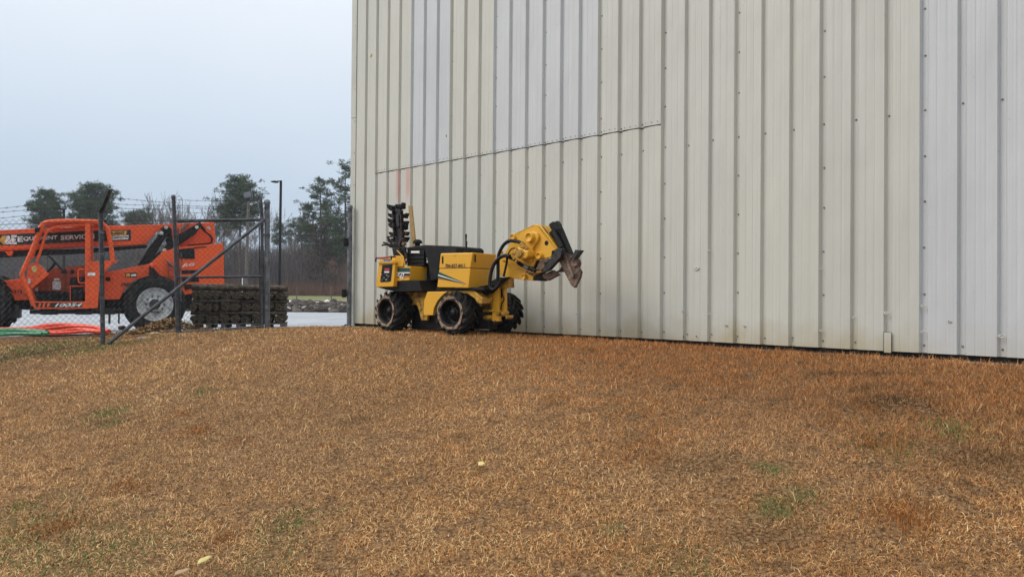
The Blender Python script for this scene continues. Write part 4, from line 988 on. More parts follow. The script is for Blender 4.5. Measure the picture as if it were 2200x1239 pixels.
mb.cyl((-2.6, .8, .5), (-.5, .8, .5), .05, 10); mb.box((-2.9, .5, .52), (.3, .5, .3)); mb.box((-1.9, .4, .50), (1.2, .1, .06)); mb.box((-.95, .35, .38), (.05, .05, .3)); mb.box((-.75, .5, .42), (.04, .04, .4)); mb.build("underbody_tank", M['dark_steel'], th, .01)
# body side panels
vb = .42
hp("body_panel", z1([(755, 640), (840, 625), (1100, 575), (1160, 570), (1160, 640), (1100, 668), (1000, 690), (930, 745), (885, 835), (745, 840)]), vb, .08, M['orange'])
hp("rear_body", zb([(480, 585), (520, 550), (640, 520), (830, 505), (962, 490), (970, 800), (850, 812), (800, 850), (690, 870), (640, 860), (600, 770), (520, 735), (430, 722), (330, 745), (300, 680), (380, 660), (440, 630)]), vb + .02, .35, M['orange'])
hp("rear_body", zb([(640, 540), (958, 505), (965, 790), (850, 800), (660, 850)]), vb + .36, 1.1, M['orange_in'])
hp("front_body", z1([(-300, 720), (0, 700), (170, 682), (215, 840), (95, 846), (60, 790), (-60, 700), (-300, 760)]), vb, .9, M['orange'])
hp("radiator_grille", zb([(636, 535), (748, 524), (752, 605), (640, 603)]), vb - .0, .03, M['black_matt'], 0)
for (a, b, c_, d_) in (((655, 690), (775, 688), (775, 712), (655, 718)), ((650, 742), (780, 740), (784, 775), (655, 778)), ((668, 795), (790, 792), (786, 815), (680, 836))):
    hp("vent_slot", zb([a, b, c_, d_]), vb, .03, M['black_matt'], 0)
hp("body_seam", zb([(745, 520), (840, 512), (838, 518), (745, 528)]), vb, .03, M['black_matt'], 0)
text_on("JLG", HF.S(*Zb(655, 642), vb - .0), HF.S(*Zb(752, 636), vb - .0), HF.S(*Zb(655, 668), vb - .0), M['text_white'], "body_lettering", th, shear=.3, bold=.03, lift=.01)
hp("decal_plate", z1([(925, 640), (1014, 638), (1014, 672), (925, 674)]), vb - .006, .006, M['text_black'], 0)
hp("decal_mark", z1([(932, 645), (960, 644), (960, 667), (932, 668)]), vb - .01, .004, M['decal_yellow'], 0)
hp("decal_mark", z1([(968, 650), (1008, 649), (1008, 664), (968, 665)]), vb - .01, .004, M['white'], 0)
text_on("1021312", HF.S(*Z1(897, 714), vb), HF.S(*Z1(1040, 711), vb), HF.S(*Z1(897, 740), vb), M['text_black'], "unit_number", th, bold=.04, lift=.01)
text_on("1021312", HF.S(*Z1(22, 768), vb), HF.S(*Z1(166, 765), vb), HF.S(*Z1(22, 794), vb), M['text_black'], "unit_number", th, bold=.04, lift=.01)
p = HF.S(*Z1(798, 686), vb); mb = MB(); mb.cyl(p - Vector((0, .01, 0)), p, .055, 18); mb.build("filler_hole", M['black'], th)
# boom (further in than the cab)
vm = 1.0
outer = z1([(-420, 352), (0, 325), (275, 312), (830, 292), (1100, 285)]) + zb([(895, 335), (905, 480), (890, 492), (640, 530), (600, 520), (590, 470), (560, 400), (480, 395), (385, 500), (130, 512)]) + z1([(810, 440), (0, 480), (-420, 505)])
hp("boom", outer, vm, .42, M['orange'], .015)
hp("boom_inner_shaded", z1([(-420, 470), (0, 478), (600, 462), (1090, 436), (1090, 455), (600, 500), (0, 530), (-420, 560)]), vm + .06, .30, M['black'])  # nested boom in black, the shadow under the outer boom put into its colour
hp("boom_lip", z1([(-420, 440), (0, 440), (620, 418), (620, 440), (0, 470), (-420, 480)]), vm - .02, .03, M['orange'], .004)
hp("boom_lug", z1([(35, 482), (102, 480), (85, 512), (58, 513)]), vm - .02, .1, M['orange'])
hp("boom_decal", z1([(0, 358), (300, 345), (640, 330), (966, 322), (968, 402), (640, 410), (300, 428), (0, 442)]), vm - .008, .008, M['text_black'], 0)
hp("boom_decal_panel", z1([(0, 366), (42, 363), (42, 432), (0, 436)]), vm - .014, .005, M['decal_yellow'], 0)
hp("boom_decal_panel", z1([(82, 361), (124, 360), (122, 378), (104, 380), (104, 388), (118, 389), (118, 404), (103, 406), (103, 412), (124, 412), (124, 428), (86, 431)]), vm - .014, .005, M['text_white'], 0)
text_on("&", HF.S(*Z1(36, 364), vm - .02), HF.S(*Z1(92, 362), vm - .02), HF.S(*Z1(36, 432), vm - .02), M['text_white'], "boom_lettering", th, bold=.05, lift=.006)
text_on("K", HF.S(*Z1(-46, 366), vm - .02), HF.S(*Z1(30, 364), vm - .02), HF.S(*Z1(-46, 434), vm - .02), M['text_black'], "boom_lettering", th, bold=.05, lift=.006)
for (s_, x0, x1, yt, yb_) in (("E", 130, 170, 372, 413), ("QUIPMENT", 172, 425, 374, 408), ("S", 448, 478, 364, 399), ("ERVICES", 482, 700, 362, 396)):
    yo = -(x0 - 130) * .012
    text_on(s_, HF.S(*Z1(x0, yt), vm - .02), HF.S(*Z1(x1, yt - (x1 - x0) * .04), vm - .02), HF.S(*Z1(x0, yb_ ), vm - .02), M['text_white'], "boom_lettering", th, bold=.035, lift=.006)
hp("boom_decal_panel", z1([(818, 332), (940, 330), (930, 362), (818, 366)]), vm - .014, .005, M['decal_yellow'], 0)
hp("boom_decal_panel", z1([(822, 370), (950, 362), (948, 392), (822, 398)]), vm - .014, .005, M['white'], 0)
text_on("1-800-RENT", HF.S(*Z1(770, 338), vm - .02), HF.S(*Z1(922, 336), vm - .02), HF.S(*Z1(770, 360), vm - .02), M['text_black'], "boom_lettering", th, bold=.04, lift=.006)
text_on("KE-EQUIPMENT.COM", HF.S(*Z1(790, 376), vm - .02), HF.S(*Z1(944, 368), vm - .02), HF.S(*Z1(790, 392), vm - .02), M['text_black'], "boom_lettering", th, bold=.03, lift=.006)
# lift cylinders and rear links
def hcyl(a, b, r_, v, m, name, n_=14):
    mb = MB(); mb.tube([HF.S(*Zb(*a), v), HF.S(*Zb(*b), v)], r_, n_); return mb.build(name, m, th)
hp("lift_cylinder", zb([(500, 405), (520, 380), (556, 378), (560, 410), (470, 560), (430, 600), (370, 655), (325, 665), (400, 540)]), vm - .22, .18, M['black_matt'], .008)
hcyl((430, 470), (310, 672), .011, vm - .28, M['galv'], "cylinder_rod")
hp("link_arm", zb([(520, 520), (600, 470), (620, 430), (770, 345), (800, 360), (760, 420), (640, 500), (530, 556), (512, 545)]), vm - .24, .12, M['black'], .02)
hp("link_arm", zb([(495, 380), (540, 355), (580, 380), (585, 450), (600, 520), (560, 540), (535, 470), (555, 400), (520, 400)]), vm - .12, .08, M['black'], .01)
hp("counter_link", zb([(420, 600), (500, 545), (500, 570), (400, 650), (340, 672), (350, 650)]), vm - .3, .12, M['black'], .01)
mb = MB()
for (x, y) in ((540, 373), (505, 416), (766, 372), (855, 378), (528, 541)):
    p = HF.S(*Zb(x, y), vm - .26); mb.cyl(p - Vector((0, .03, 0)), p + Vector((0, .1, 0)), .045, 14)
mb.build("link_pin", M['silver'], th)
for k in range(3):
    hcyl((640 + k * 10, 392), (690 + k * 12, 338), .012, vm - .05, M['galv'], "steel_line", 6)
for k in range(2):
    mb = MB(); mb.tube(smooth_path([HF.S(*Zb(*q), vm - .06) for q in ((765 + k * 14, 338), (820 + k * 8, 400), (868 + k * 8, 440), (872 + k * 6, 480), (840, 492), (700, 505))], 5), .014, 6); mb.build("hydraulic_hose", M['hose'], th)
mb = MB(); mb.tube([HF.S(*Zb(785, 336), vm - .08), HF.S(*Zb(830, 395), vm - .08)], .022, 6); mb.build("steel_line", M['rust'], th)
# cab
vc = -.02
def frame_tube(pts, r_, v, name="cab_frame", k=5, m=None):
    mb = MB(); mb.tube(smooth_path([HF.S(*Z1(*q), v) for q in pts], k), r_, 10); return mb.build(name, m or M['orange'], th)
for v_ in (vc, .86):
    frame_tube([(250, 885), (222, 800), (165, 665), (170, 630), (240, 470), (305, 300), (330, 275), (370, 264), (500, 258), (700, 262), (740, 270), (790, 310), (812, 400), (826, 480), (832, 560)], .052, v_)
frame_tube([(270, 560), (300, 480), (335, 360), (370, 318), (450, 296), (620, 286), (690, 288)], .030, vc + .02)
frame_tube([(235, 540), (280, 420), (318, 320)], .022, vc + .05)
mb = MB()
for (x, y) in ((330, 275), (500, 260), (700, 264), (832, 560)): mb.tube([HF.S(*Z1(x, y), vc), HF.S(*Z1(x, y), .86)], .045, 8)
mb.build("cab_frame", M['orange'], th)
hp("cab_roof", z1([(330, 268), (370, 262), (700, 260), (760, 275), (760, 285), (370, 282), (335, 290)]), vc + .06, .80, M['orange'])
hp("roof_bar", z1([(380, 328), (470, 312), (628, 306), (628, 325), (500, 330), (380, 345)]), vc + .5, .05, M['orange'])
hp("cab_pillar", z1([(628, 275), (668, 275), (672, 570), (628, 570)]), vc - .03, .10, M['orange'])
hp("cab_pillar", z1([(668, 280), (688, 280), (690, 560), (668, 560)]), vc + .04, .10, M['orange_in'])
hp("cab_corner", z1([(628, 565), (690, 556), (836, 548), (868, 545), (868, 560), (838, 566), (800, 605), (735, 690), (722, 900), (630, 905)]), vc - .03, .45, M['orange'])
hp("cab_lug", z1([(832, 545), (872, 543), (872, 556), (838, 562)]), vc - .05, .05, M['orange'], .003)
hp("cab_sill", z1([(236, 852), (632, 852), (632, 905), (252, 908)]), vc - .03, .10, M['orange'])
hp("sill_decal", z1([(258, 860), (606, 860), (606, 894), (268, 896)]), vc - .036, .006, M['text_black'], 0)
for k in range(3):
    hp("sill_stripe", z1([(290 + 32 * k, 862), (306 + 32 * k, 862), (296 + 32 * k, 893), (280 + 32 * k, 893)]), vc - .042, .004, M['orange'], 0)
text_on("10054", HF.S(*Z1(415, 864), vc - .05), HF.S(*Z1(608, 863), vc - .05), HF.S(*Z1(404, 892), vc - .05), M['text_white'], "model_lettering", th, shear=.2, bold=.025, lift=.004)
hp("cab_floor", z1([(240, 850), (630, 850), (630, 862), (240, 862)]), vc + .05, .8, M['black'])
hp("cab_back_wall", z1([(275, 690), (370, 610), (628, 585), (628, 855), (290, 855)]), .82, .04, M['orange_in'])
hp("dash_box", z1([(212, 585), (238, 572), (268, 562), (362, 650), (235, 760), (190, 705)]), vc + .10, .62, M['orange'], .012)
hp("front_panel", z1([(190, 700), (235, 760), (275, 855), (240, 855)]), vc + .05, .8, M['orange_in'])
hp("seat", z1([(515, 675), (628, 668), (628, 705), (600, 705), (595, 725), (515, 730)]), vc + .25, .45, M['black_matt'], .02)
hp("seat", z1([(520, 615), (545, 612), (548, 640), (520, 645)]), vc + .3, .3, M['black_matt'], .02)
hp("seat_base", z1([(522, 742), (612, 742), (612, 848), (522, 848)]), vc + .22, .4, M['black_matt'], .01)
hp("seat_base_rim", z1([(516, 736), (618, 736), (618, 742), (522, 742), (522, 850), (516, 850)]), vc + .20, .03, M['orange'], .002)
hp("floor_mat_guard", z1([(235, 790), (270, 780), (355, 850), (240, 852)]), vc + .2, .3, M['black'], .005)
hp("sticker", z1([(232, 592), (262, 588), (275, 605), (262, 635), (238, 630)]), vc + .093, .004, M['leaf_y'], 0)
hp("sticker", z1([(203, 685), (224, 682), (226, 712), (206, 722)]), vc + .09, .004, M['white'], 0)
hp("sticker", z1([(388, 703), (450, 703), (450, 765), (388, 765)]), .812, .004, M['white'], 0)
hp("sticker", z1([(400, 680), (440, 680), (440, 697), (400, 697)]), .812, .004, M['white'], 0)
hp("sticker", z1([(648, 640), (704, 638), (704, 660), (648, 662)]), vc - .036, .004, M['white'], 0)
frame_tube([(628, 615), (585, 615), (578, 640), (580, 700), (590, 713), (628, 713)], .013, vc, "grab_handle")
mb = MB(); c0 = HF.S(*Z1(410, 565), vc + .35); ax = Vector((.75, 0, .6)).normalized(); X_ = Vector((0, 1, 0)); Y_ = ax.cross(X_)
mb.tube([c0 + (X_ * math.cos(a) + Y_ * math.sin(a)) * .19 for a in [2 * math.pi * i / 24 for i in range(25)]], .016, 6)
mb.tube([c0 - X_ * .18, c0 + X_ * .18], .012, 6); mb.tube([c0, HF.S(*Z1(330, 660), vc + .35)], .03, 8); mb.build("steering_wheel", M['black'], th)
mb = MB(); mb.tube([HF.S(*Z1(345, 505), vc + .1), HF.S(*Z1(455, 610), vc + .1), HF.S(*Z1(468, 640), vc + .1)], .014, 6); mb.tube([HF.S(*Z1(330, 490), vc + .3), HF.S(*Z1(440, 475), vc + .3), HF.S(*Z1(620, 465), vc + .3)], .012, 6); mb.build("control_lever", M['black'], th)
hp("lever_boot", z1([(455, 610), (485, 610), (495, 645), (450, 645)]), vc + .1, .1, M['black'])
hp("mirror", z1([(255, 312), (285, 306), (300, 300), (290, 340), (262, 345)]), vc - .15, .04, M['black'], .006)
mb = MB(); mb.tube([HF.S(*Z1(258, 330), vc - .1), HF.S(*Z1(268, 360), vc - .02), HF.S(*Z1(285, 380), vc)], .012, 6); mb.build("mirror_arm", M['black'], th)
hp("beacon_base", z1([(497, 248), (528, 248), (528, 262), (497, 262)]), .3, .15, M['orange'], .01)
# lights on the wheel arch
hp("tail_lamp_bracket", zb([(415, 660), (440, 655), (460, 690), (495, 725), (415, 725)]), vb - .12, .1, M['black'], .01)
p = HF.S(*Zb(437, 655), vb - .12); mb = MB(); mb.lathe([(.03, -.05), (.035, 0), (.02, .05), (.001, .06)], p, 'z', 12); mb.build("tail_lamp", M['pipe_orange'], th)
hp("side_step", zb([(545, 620), (600, 640), (600, 745), (560, 740)]), vb - .10, .1, M['orange_in'], .01)
mb = MB(); mb.tube([HF.S(*Zb(543, 622), vb - .12), HF.S(*Zb(590, 660), vb - .12)], .025, 8); mb.build("step_rod", M['galv'], th)

# ------------------------------------------------------------------ fence, gate and posts
def gpt(px, py, Y): return P(px, py, Y)
def chainlink(mb, A, B, zt_a, zb_a, zt_b, zb_b, dia=.078, r_=.0027):
    """real woven diamonds between plan points A, B"""
    A = Vector(A); B = Vector(B); Lh = (B - A).length; e_ = (B - A) / Lh; nrm = Vector((-e_.y, e_.x, 0))
    n_ = int(Lh / (dia / 2)); H = max(zt_a - zb_a, zt_b - zb_b); m_ = int(H / (dia / 2))
    for i in range(-1, n_ + 1):
        pts = []; last = None
        for j in range(m_ + 1):
            s = (i + (j % 2) * (1 if i % 2 == 0 else -1) + 0.5) * dia / 2 if False else None
            x = (i * dia / 2 + (dia / 2 if j % 2 else 0)) if i % 2 == 0 else (i * dia / 2 + (dia / 2 if j % 2 == 0 else 0) - dia / 2)
            if i % 2 == 1: x = (i + 1) * dia / 2 - (dia / 2 if j % 2 else 0) - 0
            x = min(max(x, 0), Lh); f = x / Lh
            zb_ = zb_a + (zb_b - zb_a) * f; zt_ = zt_a + (zt_b - zt_a) * f
            z = zt_ + .012 - j * dia / 2
            if z < zb_: break
            pts.append(A + e_ * x + nrm * (.003 * math.sin(i * 2.1 + j)) + Vector((0, 0, z)))
        if len(pts) > 1:
            mb.tube(pts, r_, 3, caps=False, smooth=False)
def barbed(mb, pts, r_=.0026, barbs=.13, sag=.012):
    pts = [Vector(p) for p in pts]; out = []
    for a, b in zip(pts[:-1], pts[1:]):
        k = max(6, int((b - a).length / .12))
        for i in range(k): 
            f = i / k; out.append(a.lerp(b, f) - Vector((0, 0, sag * 4 * f * (1 - f))))
    out.append(pts[-1]); mb.tube(out, r_, 4, smooth=False)
    for a, b in zip(out[:-1], out[1:]):
        c = a.lerp(b, .5); d = (b - a).normalized(); u_ = Vector((0, 0, 1))
        for s in (-1, 1):
            mb.tube([c - u_ * .016 + d * .012 * s, c + u_ * .016 - d * .012 * s], .0016, 3, smooth=False)
pA = gpt(222, 742, 10.65); pB = gpt(378, 718, 11.5)
fd = (Vector((pB.x - pA.x, pB.y - pA.y, 0))).normalized()
pL = pA - fd * 4.2                                                   # next post, outside the frame to the left
fen = thing("chain_link_fence", "dark chain link fence with barbed wire strands running from the left edge to the gate", "fence", (pA.x, pA.y, pA.z))
off = Vector((pA.x, pA.y, pA.z))
def loc(p, o_=None): return Vector(p) - (o_ or off)
ztop_a = gpt(222, 467, 10.65).z; ztop_b = gpt(378, 467, 11.5).z; slope = (ztop_b - ztop_a) / (pB - pA).length
zl_top = ztop_a - .50; 
gl = gz(pL.x, pL.y)
mb = MB(); chainlink(mb, loc((pL.x, pL.y, pA.z)), loc((pA.x, pA.y, pA.z)), zl_top - pA.z - .02, gl - pA.z + .02, ztop_a - pA.z, .03)
chainlink(mb, loc((pA.x, pA.y, pA.z)), loc((pB.x, pB.y, pA.z)), ztop_a - pA.z, .03, ztop_b - pA.z, pB.z - pA.z + .02); mb.build("wire_mesh", M['wire'], fen)
mb = MB(); mb.tube([loc((pL.x, pL.y, zl_top - .07)), loc((pA.x, pA.y, ztop_a - .05)), loc((pB.x, pB.y, ztop_b - .05))], .0035, 5); mb.tube([loc((pL.x, pL.y, gl + .04)), loc((pA.x, pA.y, pA.z + .06)), loc((pB.x, pB.y, pB.z + .05))], .0035, 5); mb.build("tension_wire", M['wire'], fen)
def post(base, top, r_, name, parent, cap=True, m='galv_dark'):
    mb = MB(); b_ = Vector(base) - Vector((0, 0, .15)); mb.tube([b_, top], r_, 14)
    if cap: mb.lathe([(r_ * 1.18, -.03), (r_ * 1.18, .012), (r_ * .8, .035), (.001, .045)], top, 'z', 14)
    return mb.build(name, M[m], parent)
tA = gpt(216.5, 462, 10.65); post(loc(pA), loc(tA), .031, "post", fen)
tL = Vector((pL.x, pL.y, zl_top)); post(loc((pL.x, pL.y, gl)), loc(tL), .031, "post", fen)
arm_t = gpt(239, 407, 10.45); av = arm_t - tA
for base_ in (tA, tL):
    b0 = loc(base_); mb = MB(); s_ = Vector((.022, 0, 0)); mb.prism([b0 - s_, b0 + s_, b0 + av + s_ * .8, b0 + av - s_ * .8], (0, .004, 0)); mb.prism([b0 - s_, b0 - s_ * .8, b0 + av - s_ * .65, b0 + av - s_ * .8], (0, -.03, 0))
    mb.cyl(b0 + Vector((0, 0, -.05)), b0 + Vector((0, 0, .02)), .038, 12)
    mb.build("barb_arm", M['galv_dark'], fen)
for k, f in enumerate((.72, .46, .30)):
    yB = (436, 441, 449)[k]
    eB = gpt(382, yB, 11.5); aW = tA + av * f; q0 = gpt(0, (446, 454, 467)[k], 9.5); lW = aW + (q0 - aW) * 2.6
    mb = MB(); barbed(mb, [loc(lW), loc(aW), loc(eB)]); mb.build("barbed_wire", M['wire'], fen)
hinge_b = gpt(574, 706, 12.1); hinge_t = gpt(574, 434, 12.1)
mb = MB(); mb.tube([loc(gpt(233, 738, 10.58)), loc(gpt(300, 684, 10.95)), loc(gpt(566, 474, 12.0))], .026, 12); mb.build("brace_rail", M['galv_dark'], fen)
mb = MB()
for y in (500, 545, 590, 640, 690, 730):
    q = loc(gpt(219.5, y, 10.65)); mb.cyl(q - Vector((0, 0, .012)), q + Vector((0, 0, .012)), .036, 12)
mb.build("tie_band", M['galv'], fen)
# gate leaf
gt = thing("gate_leaf", "open gate leaf of dark pipe filled with wire mesh in front of the sod stack", "gate", hinge_b)
def lg(p): return Vector(p) - hinge_b
YL, YH = 11.55, 12.06
for nm, a, b, r_ in (("top_rail", (381, 474.6), (566, 472), .026), ("middle_rail", (381, 596), (566, 593.8), .019), ("bottom_rail", (385, 716), (566, 701), .024)):
    mb = MB(); mb.tube([lg(gpt(*a, YL)), lg(gpt(*b, YH))], r_, 12); mb.build(nm, M['galv_dark'], gt)
mb = MB(); mb.tube([lg(gpt(382, 719, YL)), lg(gpt(377, 520, YL)), lg(gpt(372.5, 423, YL))], .029, 12); q = lg(gpt(372.5, 423, YL)); mb.lathe([(.034, -.03), (.034, .01), (.02, .03), (.001, .034)], q, 'z', 12); mb.build("end_stile", M['galv_dark'], gt)
mb = MB(); mb.tube([lg(gpt(382.5, 490, YL + .03)), lg(gpt(388, 713, YL + .03))], .010, 8); mb.build("tension_bar", M['galv_dark'], gt)
mb = MB(); mb.tube([lg(gpt(563.5, 703, YH)), lg(gpt(563, 480, YH)), lg(gpt(561, 440, YH)), lg(gpt(559.5, 426, YH)), lg(gpt(556, 421.5, YH))], [.026, .026, .026, .026, .022], 12); mb.build("hinge_stile", M['galv_dark'], gt)
mb = MB(); mb.tube([lg(gpt(557, 480, YH)), lg(gpt(559, 700, YH))], .008, 8); mb.build("tension_bar", M['dark_steel'], gt)
a_, b_, c_ = lg(gpt(558, 421, YH)), lg(gpt(544.5, 430, YH - .05)), lg(gpt(556, 428.5, YH)); mb = MB(); mb.prism([a_, b_, c_], (0, .02, 0)); mb.build("barb_arm", M['galv'], gt)
mb = MB(); mb.tube([lg(gpt(373.5, 428, YL)), lg(gpt(385, 420, YL)), lg(gpt(392, 430, YL)), lg(gpt(392, 472, YL))], .005, 6); mb.build("barb_arm", M['galv'], gt)
for (y0, y1) in ((429, 429.5), (441, 441), (445.5, 445.5), (455, 457)):
    mb = MB(); barbed(mb, [lg(gpt(375, y0, YL)), lg(gpt(560, y1, YH))], sag=.02); mb.build("barbed_wire", M['wire'], gt)
mb = MB(); A_ = lg(gpt(385, 716, YL)); B_ = lg(gpt(560, 701, YH)); TA_ = lg(gpt(385, 475, YL)); TB_ = lg(gpt(560, 472, YH))
chainlink(mb, (A_.x, A_.y + .02, 0), (B_.x, B_.y + .02, 0), TA_.z, A_.z, TB_.z, B_.z); mb.build("wire_mesh", M['wire'], gt)
mb = MB()
for y in (519, 541, 640):
    q = lg(gpt(378, y, YL)); mb.cyl(q - Vector((0, 0, .02)), q + Vector((0, 0, .02)), .036, 12)
mb.build("tie_band", M['galv_dark'], gt)
# chain hanging on the stile
mb = MB()
for i in range(26):
    q = lg(gpt(389 + 1.2 * math.sin(i * .5), 545 + i * 4.0, YL - .02)); mb.tube([q + Vector((.011 * math.cos(a), .006 * math.sin(a) * (i % 2), .018 * math.sin(a))) for a in [2 * math.pi * k / 8 for k in range(9)]], .004, 4)
mb.build("lock_chain", M['galv'], gt)
# hinge post
hpst = thing("gate_post", "grey steel gate post with a domed cap between the gate leaf and the sod rolls", "post", hinge_b, group=None)
post(Vector((0, 0, 0)), hinge_t - hinge_b, .043, "post_tube", hpst, m='galv')
for y in (474, 505, 562, 634, 686):
    q = gpt(574, y, 12.1) - hinge_b; mb = MB(); mb.cyl(q - Vector((0, 0, .02)), q + Vector((0, 0, .02)), .050, 14); mb.box(q + Vector((-.06, -.01, 0)), (.06, .012, .03)); mb.build("hinge_band", M['galv'], hpst)
mb = MB()
for y in (436, 447, 454): q = gpt(569, y, 12.1) - hinge_b; mb.box(q, (.03, .02, .012))
mb.build("wire_clip", M['galv_dark'], hpst)
# latch-side post at the building corner
cb = gpt(750, 701, 12.72); ct = gpt(752, 445, 12.72)
cp = thing("gate_post", "slim grey steel post fixed beside the building corner with two black brackets", "post", cb)
post(Vector((0, 0, 0)), ct - cb, .040, "post_tube", cp, m='galv')
for (y, x) in ((520, 743), (630, 739.5)):
    q = gpt(x, y, 12.70) - cb; mb = MB(); mb.box(q, (.06, .12, .14 if y > 600 else .14)); mb.box(q + Vector((.03, 0, -.03)), (.05, .05, .03)); mb.build("bracket", M['black_matt'], cp, .008)
# black cable lying across the gateway
mb = MB(); mb.tube(smooth_path([gpt(612, 704.5, 13.0), gpt(650, 706, 12.9), gpt(700, 704.5, 12.8), gpt(735, 701.5, 12.7), gpt(744, 697, 12.7)], 5), .016, 8)
o = mb.build("cable", M['hose']); tag(o, "black cable lying across the pavement between the sod stack and the building corner", "cable")

# ------------------------------------------------------------------ sod rolls on a pallet
so_o = gpt(470, 707, 13.35); SF = Frame((so_o.x, so_o.y, so_o.z), R(14))
pal = thing("wooden_pallet", "weathered wooden pallet under the stack of sod rolls", "pallet", so_o, R(14))
mb = MB()
WL = SF.side(409, 700, 0)[0]; WR_ = SF.side(613, 700, 0)[0]
for y in (0.0, .25, .5, .75): mb.box(((WL + WR_) / 2, y + .05, .095), (WR_ - WL, .10, .018)); 
mb.build("deck_board", M['old_wood'], pal, .002)
mb = MB()
for x in np.linspace(WL + .05, WR_ - .05, 7): mb.box((float(x), .42, .045), (.09, .84, .08))
mb.build("stringer", M['old_wood'], pal, .002)
mb = MB()
for x in np.linspace(WL + .05, WR_ - .05, 7): mb.box((float(x), .0, .045), (.045, .02, .09))
mb.box(((WL + WR_) / 2, -.012, .098), (WR_ - WL, .012, .018)); mb.build("end_board", M['old_wood'], pal, .002)
srng = random.Random(21)
def sod_mesh(Lh, r_, seed):
    """roll lying along +y from 0, spiral visible at the near end"""
    rg = random.Random(seed); mb = MB(); n_ = 26; rings = []
    sq = rg.uniform(.86, .98)
    for i in range(9):
        y = Lh * i / 8; ring = []
        for k in range(n_):
            a = 2 * math.pi * k / n_; rr = r_ * (1 + .07 * math.sin(3 * a + seed) + .05 * math.sin(i * 1.9 + seed) + rg.uniform(-.07, .07))
            if i in (0, 8): rr *= .96
            ring.append(Vector((rr * math.cos(a), y + rg.uniform(-.006, .006), r_ * sq + rr * sq * math.sin(a))))
        rings.append(ring)
    mb.loft(rings, False, True)
    for yy, s in ((.012, -1), (Lh - .012, 1)):
        mb.m = 1; c = [Vector((r_ * .97 * math.cos(2 * math.pi * k / n_), yy, r_ * sq + r_ * .97 * sq * math.sin(2 * math.pi * k / n_))) for k in range(n_)]
        mb.add(c, [tuple(range(n_))])
        mb.m = 2; turns = 2.6; m_ = 60; inner, outer = [], []        # the rolled turf edge
        vs = []
        for k in range(m_):
            f = k / (m_ - 1); a = f * turns * 2 * math.pi + seed; rr = r_ * (.12 + .82 * f) * (1 + rg.uniform(-.04, .04)); w_ = .010 * (1 + rg.uniform(-.4, .5))
            for (dr, dy) in ((-w_, 0), (0, .016 + rg.uniform(-.006, .008)), (w_, 0)):
                vs.append(Vector(((rr + dr) * math.cos(a), yy + s * dy, r_ * sq + (rr + dr) * sq * math.sin(a))))
        mb.add(vs, [(3 * k + j, 3 * k + j + 1, 3 * k + j + 4, 3 * k + j + 3) for k in range(m_ - 1) for j in (0, 1)], True)
    me_o = mb.build("sod_roll", [M['sod'], M['sod_dark'], M['sod_edge']])
    return me_o
# layers alternate: rolls with ends to the viewer, then a layer laid lengthways
lay_h = []
top_z = SF.side(540, 613, 0)[1]; H_ = top_z - .105
rl = [.085, .038, .088, .036, .090, .060]
tot = sum(2 * r_ * .90 for r_ in rl); sc_ = H_ / tot; z = .105
protoA = [sod_mesh(1.05, .09 * sc_, i) for i in range(6)]
for pr_ in protoA: pr_["tmp"] = 1
def place_sod(src, x, y, z_, yaw, sx, sy, sz, label, grp="sod rolls stacked on the pallet"):
    o = src.copy(); COL.objects.link(o)
    o.location = SF.m @ Vector((x, y, z_)) + SF.o; o.rotation_euler = (0, 0, SF.yaw + yaw); o.scale = (sx, sy, sz)
    if "tmp" in o: del o["tmp"]
    tag(o, label, "sod roll", grp); return o
splitx = WL + (WR_ - WL) * .30
ORD = ["first", "second", "third", "fourth", "fifth", "sixth", "seventh"]
LAY = {0: "bottom", 2: "middle", 4: "upper"}; LAYF = {1: "lower thin", 3: "upper thin", 5: "topmost"}
for li, r0 in enumerate(rl):
    r_ = r0 * sc_; k = r_ / (.09 * sc_); jog = srng.uniform(-.025, .025)
    if li % 2 == 0:
        nR = 6; wR = (WR_ - splitx) / nR
        for j in range(nR):
            x = splitx + wR * (j + .5)
            place_sod(srng.choice(protoA), x + jog + srng.uniform(-.02, .02), srng.uniform(0, .05), z + srng.uniform(-.006, .006), 0, wR / (2 * .09 * sc_) * srng.uniform(.98, 1.1), .8, k * srng.uniform(.97, 1.08),
                      "dark sod roll showing its spiral end, %s from the right in the %s spiral layer" % (ORD[nR - 1 - j], LAY[li]))
        nL = 4; wL = (splitx - WL) / nL
        for j in range(nL):
            place_sod(srng.choice(protoA), WL + wL * (j + .5) + srng.uniform(-.01, .01), .0 + srng.uniform(-.03, .02), z, 0, wL / (2 * .09 * sc_) * 1.05, .8, k * srng.uniform(.9, 1.0),
                      "small light brown sod roll, %s from the left in the %s spiral layer" % (ORD[j], LAY[li]))
    else:
        for j in range(2):
            for q in range(2):
                place_sod(srng.choice(protoA), WL + (WR_ - WL) / 2 * q + jog, .08 + j * .5 + srng.uniform(-.02, .02), z, -math.pi / 2 + srng.uniform(-.02, .02), .75, (WR_ - WL) / 2 / 1.05, k * 1.08,
                          "%s sod roll laid lengthways in the %s layer, %s end" % (("front", "rear")[j], LAYF[li], ("left", "right")[q]))
    z += 2 * r_ * .90
for o in protoA: bpy.data.objects.remove(o, do_unlink=True)

